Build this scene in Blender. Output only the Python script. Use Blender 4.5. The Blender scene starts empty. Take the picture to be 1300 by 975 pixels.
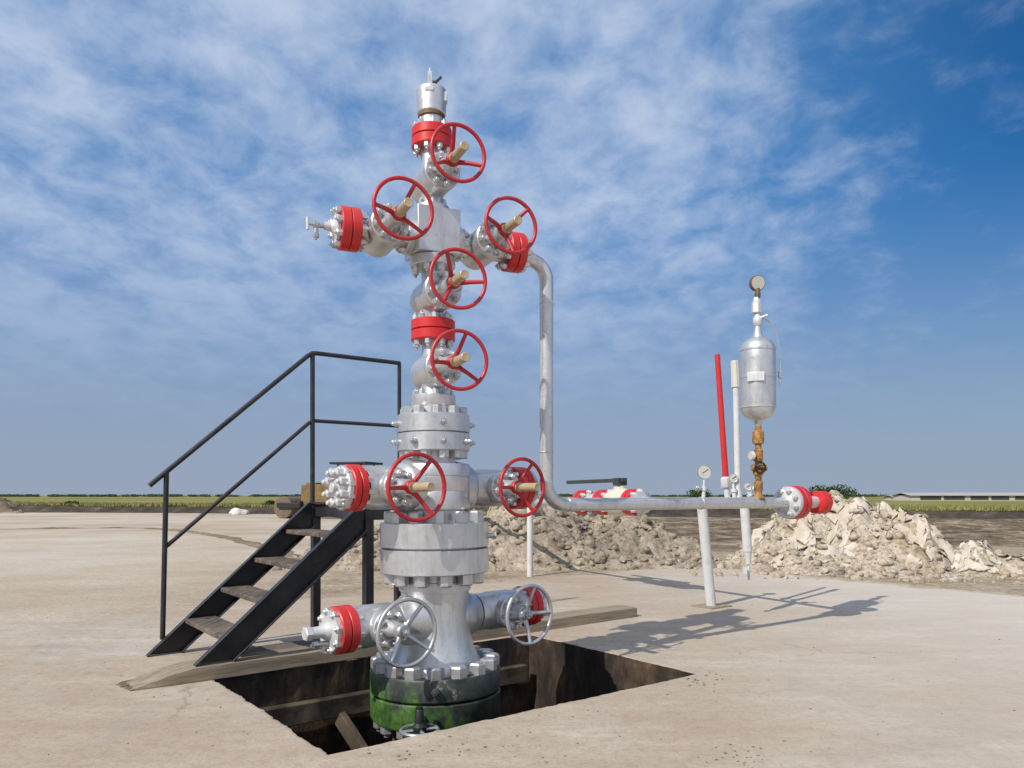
import bpy, math, random
from mathutils import Vector, Matrix, noise
random.seed(7)
R = math.radians
sc = bpy.context.scene
COL = sc.collection
V = Vector
Z = V((0, 0, 1))

# ------------------------------------------------------------------ mesh builder
def basis(a):
    a = V(a).normalized()
    h = V((0, 0, 1)) if abs(a.z) < .9 else V((1, 0, 0))
    x = h.cross(a).normalized()
    return x, a.cross(x).normalized(), a

class MB:
    def __init__(s): s.v = []; s.f = []
    def add(s, vs, fs):
        n = len(s.v); s.v += [tuple(p) for p in vs]; s.f += [tuple(i + n for i in f) for f in fs]
    def lathe(s, o, axis, prof, seg=32, phase=0.):
        o = V(o); x, y, a = basis(axis); vs = []; fs = []; rings = []
        for h, r in prof:
            if r <= 1e-6:
                rings.append([len(vs)]); vs.append(o + a * h)
            else:
                rings.append(list(range(len(vs), len(vs) + seg)))
                for i in range(seg):
                    t = 2 * math.pi * i / seg + phase
                    vs.append(o + a * h + x * (r * math.cos(t)) + y * (r * math.sin(t)))
        for A, B in zip(rings, rings[1:]):
            if len(A) == 1 and len(B) == 1: continue
            for i in range(seg):
                j = (i + 1) % seg
                if len(A) == 1: fs.append((A[0], B[j], B[i]))
                elif len(B) == 1: fs.append((A[i], A[j], B[0]))
                else: fs.append((A[i], A[j], B[j], B[i]))
        if len(rings[0]) > 1: fs.append(tuple(reversed(rings[0])))
        if len(rings[-1]) > 1: fs.append(tuple(rings[-1]))
        s.add(vs, fs)
    def cyl(s, p0, p1, r0, r1=None, seg=24, ch=0.):
        p0 = V(p0); p1 = V(p1); r1 = r0 if r1 is None else r1; L = (p1 - p0).length
        if ch: pr = [(0, r0 - ch), (ch, r0), (L - ch, r1), (L, r1 - ch)]
        else: pr = [(0, r0), (L, r1)]
        s.lathe(p0, p1 - p0, pr, seg)
    def disc(s, c, axis, r, h, seg=40, ch=.006):
        c = V(c); a = V(axis).normalized()
        s.lathe(c - a * h / 2, a, [(0, r - ch), (ch, r), (h - ch, r), (h, r - ch)], seg)
    def torus(s, c, axis, Rr, r, seg=48, s2=10):
        c = V(c); x, y, a = basis(axis); vs = []; fs = []
        for i in range(seg):
            t = 2 * math.pi * i / seg; d = x * math.cos(t) + y * math.sin(t)
            for j in range(s2):
                u = 2 * math.pi * j / s2
                vs.append(c + d * (Rr + r * math.cos(u)) + a * (r * math.sin(u)))
        for i in range(seg):
            for j in range(s2):
                fs.append((i * s2 + j, ((i + 1) % seg) * s2 + j, ((i + 1) % seg) * s2 + (j + 1) % s2, i * s2 + (j + 1) % s2))
        s.add(vs, fs)
    def box(s, c, hx, hy, hz, ax=(1, 0, 0), ay=(0, 1, 0), az=(0, 0, 1)):
        c = V(c); ax = V(ax); ay = V(ay); az = V(az)
        vs = [c + ax * (i * hx) + ay * (j * hy) + az * (k * hz) for i in (-1, 1) for j in (-1, 1) for k in (-1, 1)]
        s.add(vs, [(0, 1, 3, 2), (4, 6, 7, 5), (0, 4, 5, 1), (2, 3, 7, 6), (0, 2, 6, 4), (1, 5, 7, 3)])
    def bar(s, p0, p1, w, h, up=(0, 0, 1)):
        p0 = V(p0); p1 = V(p1); d = (p1 - p0); L = d.length; d.normalize()
        side = d.cross(V(up)).normalized(); u = side.cross(d)
        s.box((p0 + p1) / 2, L / 2, w / 2, h / 2, d, side, u)
    def tube(s, pts, r, seg=16):
        pts = [V(p) for p in pts]; n = len(pts); vs = []; fs = []
        rr = r if isinstance(r, (list, tuple)) else [r] * n
        t0 = (pts[1] - pts[0]).normalized(); x, y, _ = basis(t0)
        for i, p in enumerate(pts):
            if 0 < i < n - 1: t = ((pts[i + 1] - p).normalized() + (p - pts[i - 1]).normalized()).normalized()
            else: t = (pts[min(i + 1, n - 1)] - pts[max(i - 1, 0)]).normalized()
            x = (x - t * x.dot(t)).normalized(); y = t.cross(x)
            for j in range(seg):
                u = 2 * math.pi * j / seg
                vs.append(p + x * (rr[i] * math.cos(u)) + y * (rr[i] * math.sin(u)))
        for i in range(n - 1):
            for j in range(seg):
                k = (j + 1) % seg
                fs.append((i * seg + j, i * seg + k, (i + 1) * seg + k, (i + 1) * seg + j))
        fs.append(tuple(range(seg - 1, -1, -1))); fs.append(tuple(range((n - 1) * seg, n * seg)))
        s.add(vs, fs)
    def hexnut(s, c, axis, r, h, phase=0., stud=True):
        c = V(c); a = V(axis).normalized()
        s.lathe(c, a, [(0, r), (h * .86, r), (h, r * .84)], 6, phase)
        if stud: s.lathe(c + a * h * .9, a, [(0, r * .5), (h * .42, r * .5), (h * .5, r * .4)], 12)
    def blob(s, c, rx, ry, rz, seed=0., amp=.25, sub=2, fq=1.3):
        vs, fs = ICO[sub]; out = []
        for p in vs:
            k = 1 + amp * noise.noise(p * fq + V((seed, seed * 1.7, -seed)))
            out.append(V(c) + V((p.x * rx * k, p.y * ry * k, p.z * rz * k)))
        s.add(out, fs)
    def build(s, name, mat, parent=None, smooth=38, bevel=0.):
        me = bpy.data.meshes.new(name); me.from_pydata(s.v, [], s.f); me.update()
        if smooth:
            me.polygons.foreach_set('use_smooth', [True] * len(me.polygons))
            me.set_sharp_from_angle(angle=R(smooth))
        me.materials.append(mat)
        o = bpy.data.objects.new(name, me); COL.objects.link(o)
        if parent: o.parent = parent
        if bevel:
            b = o.modifiers.new('bevel', 'BEVEL'); b.width = bevel; b.segments = 2; b.limit_method = 'ANGLE'; b.angle_limit = R(40)
        return o

def make_ico():
    import bmesh
    d = {}
    for n in (1, 2, 3):
        bm = bmesh.new(); bmesh.ops.create_icosphere(bm, subdivisions=n, radius=1.)
        bm.verts.index_update()
        d[n] = ([v.co.copy() for v in bm.verts], [tuple(v.index for v in f.verts) for f in bm.faces]); bm.free()
    return d
ICO = make_ico()

def tag(o, label=None, cat=None, group=None, kind=None):
    if label: o['label'] = label
    if cat: o['category'] = cat
    if group: o['group'] = group
    if kind: o['kind'] = kind
    return o
def empty(name, loc, label, cat, group=None, rot=(0, 0, 0)):
    o = bpy.data.objects.new(name, None); COL.objects.link(o); o.location = loc; o.rotation_euler = rot
    o.empty_display_size = .2
    return tag(o, label, cat, group)

# ------------------------------------------------------------------ camera model of the photograph
F, CX, HY, H = 970., 650., 629., 1.3
def at(px, D, py=None, z=None):
    return V(((px - CX) / F * D, D, (H - (py - HY) / F * D) if py is not None else (z or 0.)))

# ------------------------------------------------------------------ materials
def nt(name):
    m = bpy.data.materials.new(name); m.use_nodes = True
    t = m.node_tree; return m, t, t.nodes['Principled BSDF']
def N(t, ty, **kw):
    n = t.nodes.new(ty)
    for k, v in kw.items():
        if k in n.inputs: n.inputs[k].default_value = v
        else: setattr(n, k, v)
    return n
def noise_n(t, scale, detail=5., rough=.6, coord='Object', sc3=None, dist=0.):
    tc = N(t, 'ShaderNodeTexCoord'); src = tc.outputs[coord]
    if sc3:
        mp = N(t, 'ShaderNodeMapping'); mp.inputs['Scale'].default_value = sc3
        t.links.new(src, mp.inputs['Vector']); src = mp.outputs['Vector']
    n = N(t, 'ShaderNodeTexNoise', Scale=scale, Detail=detail, Roughness=rough, Distortion=dist)
    t.links.new(src, n.inputs['Vector']); return n.outputs['Fac']
def ramp(t, src, stops, interp='LINEAR'):
    r = N(t, 'ShaderNodeValToRGB'); e = r.color_ramp.elements; r.color_ramp.interpolation = interp
    while len(e) < len(stops): e.new(.5)
    for el, (p, c) in zip(e, stops):
        el.position = p; el.color = (*c, 1) if isinstance(c, (tuple, list)) else (c, c, c, 1)
    t.links.new(src, r.inputs['Fac']); return r.outputs['Color']
def mixc(t, fac, a, b, mode='MIX'):
    m = N(t, 'ShaderNodeMix', data_type='RGBA', blend_type=mode)
    for s, val in ((0, fac), (6, a), (7, b)):
        if hasattr(val, 'is_linked'): t.links.new(val, m.inputs[s])
        else: m.inputs[s].default_value = (*val, 1) if isinstance(val, (tuple, list)) else val
    return m.outputs[2]
def math_n(t, op, a, b=0., c=0., clamp=False):
    m = N(t, 'ShaderNodeMath', operation=op, use_clamp=clamp)
    for i, val in enumerate((a, b, c)):
        if hasattr(val, 'is_linked'): t.links.new(val, m.inputs[i])
        else: m.inputs[i].default_value = val
    return m.outputs[0]
def bump(t, bs, h, strength=.2, dist=.01):
    b = N(t, 'ShaderNodeBump', Strength=strength, Distance=dist)
    t.links.new(h, b.inputs['Height']); t.links.new(b.outputs['Normal'], bs.inputs['Normal'])

def paint(name, c, rough=.45, metal=0., dirt=(.25, .2, .15), dirt_amt=.5, var=.08, dirt_scale=5., bmp=.08, lo=.52, hi=.8, wear=None):
    m, t, b = nt(name)
    n1 = noise_n(t, 9., 6., .65); n2 = noise_n(t, dirt_scale, 8., .7)
    base = ramp(t, n1, [(.3, tuple(x * (1 - var) for x in c)), (.7, tuple(min(1, x * (1 + var)) for x in c))])
    df = ramp(t, n2, [(lo, 0.), (hi, 1.)])
    dm = math_n(t, 'MULTIPLY', df, dirt_amt)
    cc = mixc(t, dm, base, dirt)
    if metal > .3:
        st_ = ramp(t, noise_n(t, 7., 7., .72, sc3=(3.5, 3.5, .45)), [(.50, 0.), (.70, .55)])
        cc = mixc(t, st_, cc, tuple(x * .55 for x in c)); cc = mixc(t, ramp(t, noise_n(t, 30., 4., .7), [(.60, 0.), (.70, .5)]), cc, dirt)
    t.links.new(cc, b.inputs['Base Color'])
    if wear:
        ch_ = ramp(t, noise_n(t, 22., 8., .78), [(.62, 0.), (.66, .8)])
        cc2 = mixc(t, ch_, b.inputs['Base Color'].links[0].from_socket, wear)
        fd_ = ramp(t, noise_n(t, 3., 6., .7), [(.45, 0.), (.75, .45)])
        cc2 = mixc(t, fd_, cc2, tuple(x * .8 + .05 for x in c)); t.links.new(cc2, b.inputs['Base Color'])
    b.inputs['Metallic'].default_value = metal
    rr = math_n(t, 'MULTIPLY_ADD', noise_n(t, 11., 6., .7), .42, rough - .21)
    t.links.new(rr, b.inputs['Roughness'])
    bump(t, b, noise_n(t, 60., 3.), bmp, .004)
    return m

M = {}
M['silver'] = paint('silver_paint', (.62, .63, .64), .38, .72, (.36, .32, .27), .55, .09, 4.5)
M['silver_white'] = paint('white_silver_paint', (.64, .65, .65), .45, .4, (.35, .31, .26), .4, .06, 6.)
M['pipe'] = paint('pipe_paint', (.64, .645, .65), .36, .6, (.28, .25, .21), .55, .08, 3.)
M['red'] = paint('red_paint', (.56, .020, .020), .40, 0., (.30, .03, .025), .6, .12, 7., wear=(.30, .10, .08))
M['wheel_red'] = paint('handwheel_red', (.45, .016, .022), .4, 0., (.16, .02, .02), .6, .15, 9., wear=(.26, .13, .11))
M['tan'] = paint('sleeve_tan', (.47, .38, .235), .45, .25, (.22, .16, .09), .6, .12, 12.)
M['black'] = paint('black_paint', (.016, .0165, .021), .36, 0., (.10, .08, .065), .5, .2, 4., lo=.5, hi=.85, wear=(.11, .075, .05))
M['rust'] = paint('rusty_pipe', (.44, .235, .07), .75, .1, (.11, .05, .02), .9, .4, 16., .5, .42, .6)
M['gal'] = paint('galvanised', (.50, .52, .54), .4, .7, (.3, .27, .23), .4, .08, 6.)
M['rusty_plate'] = paint('rusty_plate', (.30, .24, .18), .8, .1, (.12, .08, .05), .6, .15, 9.)
M['white'] = paint('white_pole', (.60, .61, .61), .5, 0., (.36, .32, .27), .6, .07, 7.)
M['dial'] = paint('dial_face', (.50, .50, .46), .35, 0., (.4, .36, .3), .5, .05, 9.)
M['brown'] = paint('brown_ring', (.16, .10, .05), .6, .3, (.05, .03, .02), .6, .2, 12.)
M['darkmetal'] = paint('dark_metal', (.03, .03, .032), .5, .4, (.12, .09, .06), .5, .2, 8.)
M['greenlever'] = paint('lever_paint', (.035, .045, .045), .55, 0., (.1, .09, .07), .4, .2, 8.)
M['cream'] = paint('cream_paint', (.62, .58, .48), .5, 0., (.25, .22, .17), .6, .1, 9.)
M['sleeve_pale'] = paint('pale_sleeve', (.60, .57, .50), .6, 0., (.36, .31, .24), .6, .1, 9.)
M['yellow'] = paint('machine_yellow', (.22, .135, .03), .65, 0., (.10, .075, .045), .9, .2, 2., lo=.42, hi=.62)
M['drum'] = paint('muddy_drum', (.17, .125, .085), .7, .2, (.12, .08, .05), .7, .2, 2.)
M['rubber'] = paint('rubber', (.03, .028, .026), .85, 0., (.16, .12, .08), .7, .2, 3.)

# peeling green paint on the bottom flange
m, t, b = nt('peeling_green'); M['green'] = m
n1 = noise_n(t, 3.6, 8., .7, sc3=(1, 1, .55)); n2 = noise_n(t, 8., 8., .7)
gtc = N(t, 'ShaderNodeTexCoord'); gsp = N(t, 'ShaderNodeSeparateXYZ'); t.links.new(gtc.outputs['Object'], gsp.inputs[0])
gsh = math_n(t, 'ADD', math_n(t, 'MULTIPLY_ADD', gsp.outputs['X'], .32, .085), math_n(t, 'MULTIPLY_ADD', gsp.outputs['Z'], .7, .02))
g = mixc(t, ramp(t, n2, [(.42, 0.), (.6, 1.)]), (.028, .08, .02), (.085, .185, .035))
dk = mixc(t, ramp(t, n2, [(.4, 0.), (.62, 1.)]), (.012, .02, .014), (.05, .055, .05))
c = mixc(t, ramp(t, math_n(t, 'ADD', n1, gsh), [(.44, 0.), (.54, 1.)]), g, dk)
c = mixc(t, ramp(t, noise_n(t, 6.3, 8., .75), [(.62, 0.), (.69, .8)]), c, (.30, .31, .29))
c = mixc(t, ramp(t, noise_n(t, 4.7, 8., .7, sc3=(1, 1, .4)), [(.58, 0.), (.66, 1.)]), c, (.11, .07, .045))
t.links.new(c, b.inputs['Base Color']); b.inputs['Roughness'].default_value = .5
bump(t, b, n1, .3, .01)

# weathered wood
def wood(name, a, bcol, grain):
    m, t, b = nt(name)
    n1 = noise_n(t, 3., 8., .7, sc3=grain, dist=.6); n2 = noise_n(t, 2.2, 5., .6)
    c = ramp(t, n1, [(.28, tuple(x * .45 for x in a)), (.45, a), (.7, bcol)])
    c = mixc(t, ramp(t, n2, [(.45, 0.), (.75, .7)]), c, (.26, .20, .14))
    t.links.new(c, b.inputs['Base Color']); b.inputs['Roughness'].default_value = .85
    bump(t, b, n1, .5, .01); return m
M['timber'] = wood('weathered_timber', (.235, .19, .135), (.40, .325, .235), (.7, 12, 12))
M['timber_dark'] = wood('oiled_timber', (.10, .085, .07), (.19, .165, .14), (.7, 12, 12))
M['pit_wood'] = wood('pit_wood', (.028, .021, .016), (.06, .045, .033), (3, 3, 3))
M['tread'] = wood('worn_tread', (.07, .056, .045), (.20, .155, .12), (8, 1., 8))

# ground: sandy concrete apron, earth and dark soil behind
PIT0 = at(418, 1261 / 328.); PIT0.z = 0
U1 = V((.7955, .606, 0)).normalized(); U2 = V((-U1.y, U1.x, 0))
PA, PB = 2.86, 1.98
m, t, b = nt('sand_ground'); M['ground'] = m
tc = N(t, 'ShaderNodeTexCoord'); sep = N(t, 'ShaderNodeSeparateXYZ'); t.links.new(tc.outputs['Object'], sep.inputs[0])
gx, gy = sep.outputs['X'], sep.outputs['Y']
big = noise_n(t, .35, 7., .62); mid = noise_n(t, 2.2, 8., .65, sc3=(.6, 1.5, 1)); fine = noise_n(t, 45., 5., .7); speck = noise_n(t, 170., 2., .5)
conc = ramp(t, big, [(.30, (.43, .352, .272)), (.5, (.51, .443, .362)), (.68, (.56, .512, .445))])
conc = mixc(t, ramp(t, mid, [(.40, .45), (.66, 0.)]), conc, (.30, .245, .19))
conc = mixc(t, ramp(t, noise_n(t, .55, 7., .68, sc3=(.6, 1.2, 1)), [(.43, 0.), (.60, .85)]), conc, (.40, .312, .228))
conc = mixc(t, ramp(t, noise_n(t, 13., 7., .72), [(.36, .38), (.54, 0.)]), conc, (.27, .21, .155))
conc = mixc(t, ramp(t, noise_n(t, 1.3, 6., .6), [(.56, 0.), (.72, .45)]), conc, (.50, .475, .44))
conc = mixc(t, ramp(t, fine, [(.33, .35), (.5, 0.)]), conc, (.20, .165, .13))
conc = mixc(t, ramp(t, speck, [(.29, .5), (.36, 0.)]), conc, (.15, .115, .085))
conc = mixc(t, ramp(t, noise_n(t, .55, 3., .5, sc3=(1, .8, 1)), [(.66, 0.), (.76, .35)]), conc, (.50, .30, .14))
vr = N(t, 'ShaderNodeTexVoronoi', feature='DISTANCE_TO_EDGE', Scale=.42)
wv_ = N(t, 'ShaderNodeMixRGB', blend_type='ADD'); wv_.inputs[0].default_value = .55
wn_ = N(t, 'ShaderNodeTexNoise', Scale=1.6, Detail=6., Roughness=.65); t.links.new(tc.outputs['Object'], wn_.inputs['Vector'])
t.links.new(tc.outputs['Object'], wv_.inputs[1]); t.links.new(wn_.outputs['Color'], wv_.inputs[2]); t.links.new(wv_.outputs[0], vr.inputs['Vector'])
crk = math_n(t, 'MULTIPLY', ramp(t, vr.outputs['Distance'], [(.0, 1.), (.006, 0.)]), ramp(t, noise_n(t, .5, 3., .5), [(.52, 0.), (.62, .55)]))
conc = mixc(t, crk, conc, (.17, .135, .105))
conc = mixc(t, ramp(t, noise_n(t, 1.1, 8., .72, sc3=(1., .35, 1), dist=.8), [(.57, 0.), (.66, .38)]), conc, (.33, .30, .275))
# slab coordinates
e2 = math_n(t, 'ADD', math_n(t, 'MULTIPLY', gx, U2.x), math_n(t, 'MULTIPLY', gy, U2.y))
e1 = math_n(t, 'ADD', math_n(t, 'MULTIPLY', gx, U1.x), math_n(t, 'MULTIPLY', gy, U1.y))
wob = math_n(t, 'MULTIPLY_ADD', noise_n(t, .9, 7., .7), 1.6, -.8)
E2 = 9.1; E1 = 11.0
s2 = math_n(t, 'SUBTRACT', math_n(t, 'ADD', e2, wob), E2)
s1 = math_n(t, 'SUBTRACT', math_n(t, 'ADD', e1, wob), E1)
outm = math_n(t, 'MULTIPLY', math_n(t, 'MAXIMUM', s1, s2), 2.5, clamp=True)
earth = ramp(t, noise_n(t, 1.6, 9., .72), [(.32, (.24, .18, .12)), (.5, (.40, .325, .23)), (.68, (.50, .43, .33))])
earth = mixc(t, ramp(t, noise_n(t, 9., 6., .7), [(.36, .7), (.56, 0.)]), earth, (.13, .10, .07))
pale = ramp(t, noise_n(t, .16, 8., .66, sc3=(.8, 1., 1)), [(.35, (.36, .29, .215)), (.5, (.47, .395, .31)), (.66, (.54, .485, .41))])
rt_ = math_n(t, 'MULTIPLY_ADD', gx, .16, -.1, clamp=True)
conc = mixc(t, math_n(t, 'MULTIPLY', rt_, .7), conc, (.60, .56, .50))
leftm = math_n(t, 'MULTIPLY_ADD', gx, -.45, -1.2, clamp=True)
earth = mixc(t, leftm, earth, pale)
soil = ramp(t, noise_n(t, .42, 9., .72, sc3=(.7, 1., 1)), [(.36, (.07, .052, .036)), (.47, (.15, .115, .08)), (.53, (.33, .26, .18)), (.64, (.44, .36, .26))])
sm = math_n(t, 'MULTIPLY', math_n(t, 'MULTIPLY_ADD', math_n(t, 'ADD', gy, wob), .4, -6.8, clamp=True), math_n(t, 'MULTIPLY_ADD', gx, .35, .3, clamp=True))
earth = mixc(t, sm, earth, soil)
col = mixc(t, outm, conc, earth)
t.links.new(col, b.inputs['Base Color']); b.inputs['Roughness'].default_value = .93
b.inputs['Specular IOR Level'].default_value = .2
hh = math_n(t, 'ADD', math_n(t, 'MULTIPLY', fine, .35), math_n(t, 'ADD', math_n(t, 'MULTIPLY', mid, .9), math_n(t, 'MULTIPLY', math_n(t, 'MULTIPLY', noise_n(t, 6., 8., .7), outm), 4.)))
bump(t, b, hh, .55, .02)

# pit walls
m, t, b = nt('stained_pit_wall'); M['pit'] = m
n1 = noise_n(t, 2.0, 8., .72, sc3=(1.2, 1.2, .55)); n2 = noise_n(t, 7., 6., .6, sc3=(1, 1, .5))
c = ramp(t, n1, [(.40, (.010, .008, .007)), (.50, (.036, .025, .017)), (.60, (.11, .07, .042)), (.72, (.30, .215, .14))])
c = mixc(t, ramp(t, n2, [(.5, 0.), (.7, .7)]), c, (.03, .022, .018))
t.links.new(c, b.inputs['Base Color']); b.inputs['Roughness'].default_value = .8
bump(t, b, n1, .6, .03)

# heap earth
def earthm(name, stops, sc_, patch, pc):
    m, t, b = nt(name)
    n1 = noise_n(t, sc_, 10., .75); n2 = noise_n(t, sc_ * .35, 6., .65); n3 = noise_n(t, sc_ * 7, 6., .7)
    c = ramp(t, n1, stops); c = mixc(t, ramp(t, n2, [(.5, 0.), (.6, patch)]), c, pc)
    c = mixc(t, ramp(t, n3, [(.36, .6), (.55, 0.)]), c, tuple(x * .4 for x in stops[0][1]))
    t.links.new(c, b.inputs['Base Color']); b.inputs['Roughness'].default_value = .95; b.inputs['Specular IOR Level'].default_value = .1
    bump(t, b, math_n(t, 'ADD', n1, math_n(t, 'MULTIPLY', n3, .4)), .8, .06); return m
M['heap'] = earthm('clay_heap', [(.36, (.15, .12, .09)), (.47, (.38, .32, .245)), (.66, (.52, .455, .36))], 1.9, .6, (.27, .225, .18))
M['heap_pale'] = earthm('pale_heap', [(.36, (.22, .175, .13)), (.46, (.47, .40, .305)), (.66, (.60, .545, .46))], 2.2, .5, (.46, .365, .245))
M['heap_far'] = earthm('far_heap', [(.34, (.14, .11, .08)), (.5, (.27, .21, .15)), (.66, (.34, .28, .2))], 1.2, .4, (.2, .15, .1))
M['soil'] = earthm('dug_soil', [(.36, (.085, .064, .046)), (.48, (.17, .13, .09)), (.56, (.32, .25, .17)), (.68, (.42, .35, .25))], .9, .5, (.12, .09, .065))
M['sheet'] = paint('torn_sheet', (.55, .505, .44), .85, 0., (.42, .345, .25), .9, .16, 1.6, .5, .40, .62)
m, t, b = nt('dark_bank'); M['bank'] = m
c = ramp(t, noise_n(t, .9, 9., .7), [(.35, (.018, .014, .01)), (.55, (.06, .046, .032)), (.7, (.13, .10, .07))])
t.links.new(c, b.inputs['Base Color']); b.inputs['Roughness'].default_value = .95; bump(t, b, noise_n(t, 3., 8.), .8, .1)
m, t, b = nt('field_grass'); M['field'] = m
c = ramp(t, noise_n(t, .06, 8., .65, sc3=(.35, 1.4, 1)), [(.34, (.11, .14, .035)), (.5, (.25, .24, .08)), (.62, (.38, .33, .13)), (.74, (.20, .21, .06))])
c = mixc(t, ramp(t, noise_n(t, 1.2, 6., .7), [(.4, .4), (.6, 0.)]), c, (.03, .045, .012))
t.links.new(c, b.inputs['Base Color']); b.inputs['Roughness'].default_value = .9; b.inputs['Specular IOR Level'].default_value = .1
def leafm(name, a, bb):
    m, t, b = nt(name)
    c = ramp(t, noise_n(t, 1.1, 6., .7), [(.35, a), (.65, bb)])
    t.links.new(c, b.inputs['Base Color']); b.inputs['Roughness'].default_value = .75; b.inputs['Specular IOR Level'].default_value = .2; return m
M['leaf'] = leafm('bush_leaf', (.018, .04, .012), (.055, .09, .025))
M['grass'] = leafm('grass_blade', (.12, .15, .04), (.34, .29, .11))
M['bark'] = leafm('bark', (.06, .045, .03), (.10, .08, .06))
M['shedwall'] = paint('shed_wall', (.50, .47, .42), .8, 0., (.25, .22, .18), .6, .1, .3)
M['shedroof'] = paint('shed_roof', (.40, .385, .365), .7, 0., (.3, .26, .22), .6, .1, .2)
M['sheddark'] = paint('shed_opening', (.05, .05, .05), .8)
M['rock'] = paint('white_rock', (.62, .58, .53), .9, 0., (.3, .25, .2), .5, .1, 3.)
M['pebble'] = paint('pebbles', (.24, .19, .14), .9, 0., (.08, .06, .045), .8, .2, 8., lo=.4, hi=.6)

# ------------------------------------------------------------------ ground and pit
PC = PIT0 + U1 * PA / 2 + U2 * PB / 2
loop = []
def edge(a, bb, n):
    for i in range(n):
        p = a.lerp(bb, i / n); loop.append(p)
c0 = PIT0; c1 = PIT0 + U1 * PA; c2 = c1 + U2 * PB; c3 = PIT0 + U2 * PB
edge(c0, c1, 150); edge(c1, c2, 110); edge(c2, c3, 150); edge(c3, c0, 110)
jag = []
for p in loop:
    n_ = (p - PC).normalized()
    jag.append(p + n_ * (.020 * noise.noise(p * 3.1) + .014 * noise.noise(p * 8.3) + .010 * noise.noise(p * 21) + .002 * random.uniform(-1, 1)))
g = MB(); rings = []
for k, off in enumerate((0., .018, .6, 3., 15., 80., 500., 6000.)):
    ring = []
    for i, p in enumerate(jag):
        d = (p - PC)
        q = p if k == 0 else PC + d * (1 + off / d.length)
        ring.append((q.x, q.y, -.004 if k == 0 else 0.))
    rings.append(ring)
L = len(jag); vs = [p for r_ in rings for p in r_]; fs = []
for k in range(len(rings) - 1):
    for i in range(L):
        j = (i + 1) % L
        fs.append((k * L + i, (k + 1) * L + i, (k + 1) * L + j, k * L + j))
g.add(vs, fs); o = g.build('ground', M['ground'], smooth=0); tag(o, kind='structure')
pt = MB(); zs = (-.004, -.12, -.4, -.9, -1.7); vs = []; fs = []
for k, z in enumerate(zs):
    for i, p in enumerate(jag):
        n_ = (p - PC).normalized()
        q = p.lerp(loop[i] + n_ * .02, min(1, k / 2)) + n_ * (.02 * noise.noise(V((p.x * 3, p.y * 3, z * 2))) if k > 1 else 0)
        vs.append((q.x, q.y, rings[0][i][2] if k == 0 else z))
for k in range(len(zs) - 1):
    for i in range(L):
        j = (i + 1) % L; fs.append((k * L + i, k * L + j, (k + 1) * L + j, (k + 1) * L + i))
fs.append(tuple((len(zs) - 1) * L + i for i in range(L)))
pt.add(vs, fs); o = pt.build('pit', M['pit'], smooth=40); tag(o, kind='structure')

# gravel / crumbs on the apron
peb = MB()
def crumbs(px, py, sx, sy, n, smin, smax):
    for _ in range(n):
        x = random.gauss(px, sx); y = random.gauss(py, sy)
        if y < 700 or y > 1050: continue
        p = at(x, 1261 / (y - HY)); r_ = random.uniform(smin, smax)
        a = (p - PIT0).dot(U1); bb = (p - PIT0).dot(U2)
        if -.05 < a < PA + .05 and -.05 < bb < PB + .3: continue
        peb.blob((p.x, p.y, r_ * .2), r_ * random.uniform(.7, 1.6), r_ * random.uniform(.7, 1.6), r_ * .5, random.random() * 50, .6, 1)
crumbs(650, 900, 380, 60, 140, .002, .007); crumbs(945, 962, 30, 9, 30, .003, .008); crumbs(890, 862, 14, 5, 25, .004, .012)
crumbs(1000, 800, 160, 30, 40, .003, .008); crumbs(200, 820, 150, 70, 50, .002, .007); crumbs(560, 948, 60, 10, 30, .003, .010)
tag(peb.build('gravel', M['pebble'], smooth=0), 'scattered small stones and crumbs on the sandy concrete', 'gravel', kind='stuff')

# ------------------------------------------------------------------ WELLHEAD
TD = 5.3; TX = (553 - CX) / F * TD
well = empty('wellhead', (TX, TD, 0), 'tall silver oilfield wellhead with red flanges and handwheels rising from the square pit', 'wellhead', rot=(0, -.0072, 0))
LA = R(40); UA = R(25)
PL = V((math.cos(LA), math.sin(LA), 0)); QL = V((math.sin(LA), -math.cos(LA), 0))
PU = V((math.cos(UA), math.sin(UA), 0)); QU = V((math.sin(UA), -math.cos(UA), 0))
nuts = []     # (weight, parent, centre, axis, r, h, phase, mat)
def bolts(parent, c, axis, Rr, n, r, h, weight, ph=.2, mat='silver', stud=True):
    x, y, a = basis(axis)
    for i in range(n):
        t_ = 2 * math.pi * i / n + ph
        nuts.append((weight, parent, V(c) + x * (Rr * math.cos(t_)) + y * (Rr * math.sin(t_)), a, r, h, random.uniform(-.3, .3), mat, stud))

def pairflange(c, axis, r, th, mat, name='flange', gap=.008, n=8, nr=.022, nh=.035, w=1., parent=None, bothsides=True, seg=48, label=None, groove=.86, stud=True):
    c = V(c); a = V(axis).normalized(); ch = .006
    mb = MB()
    g2 = gap / 2
    mb.lathe(c, a, [(-g2 - th, r - .02), (-g2 - th, r - ch), (-g2 - th + ch, r), (-g2 - ch * .6, r), (-g2, r - ch * .6), (-g2, r * groove), (g2, r * groove), (g2, r - ch * .6),
                    (g2 + ch * .6, r), (g2 + th - ch, r), (g2 + th, r - ch), (g2 + th, r - .02)], seg)
    o = mb.build(name, M[mat], parent or well)
    if label: o['label'] = label
    bolts(o, c + a * (g2 + th), a, r * .80, n, nr, nh, w, .2, 'silver', stud)
    if bothsides: bolts(o, c - a * (g2 + th), -a, r * .80, n, nr, nh, w * .99, .2, 'silver', stud)
    return o

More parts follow.
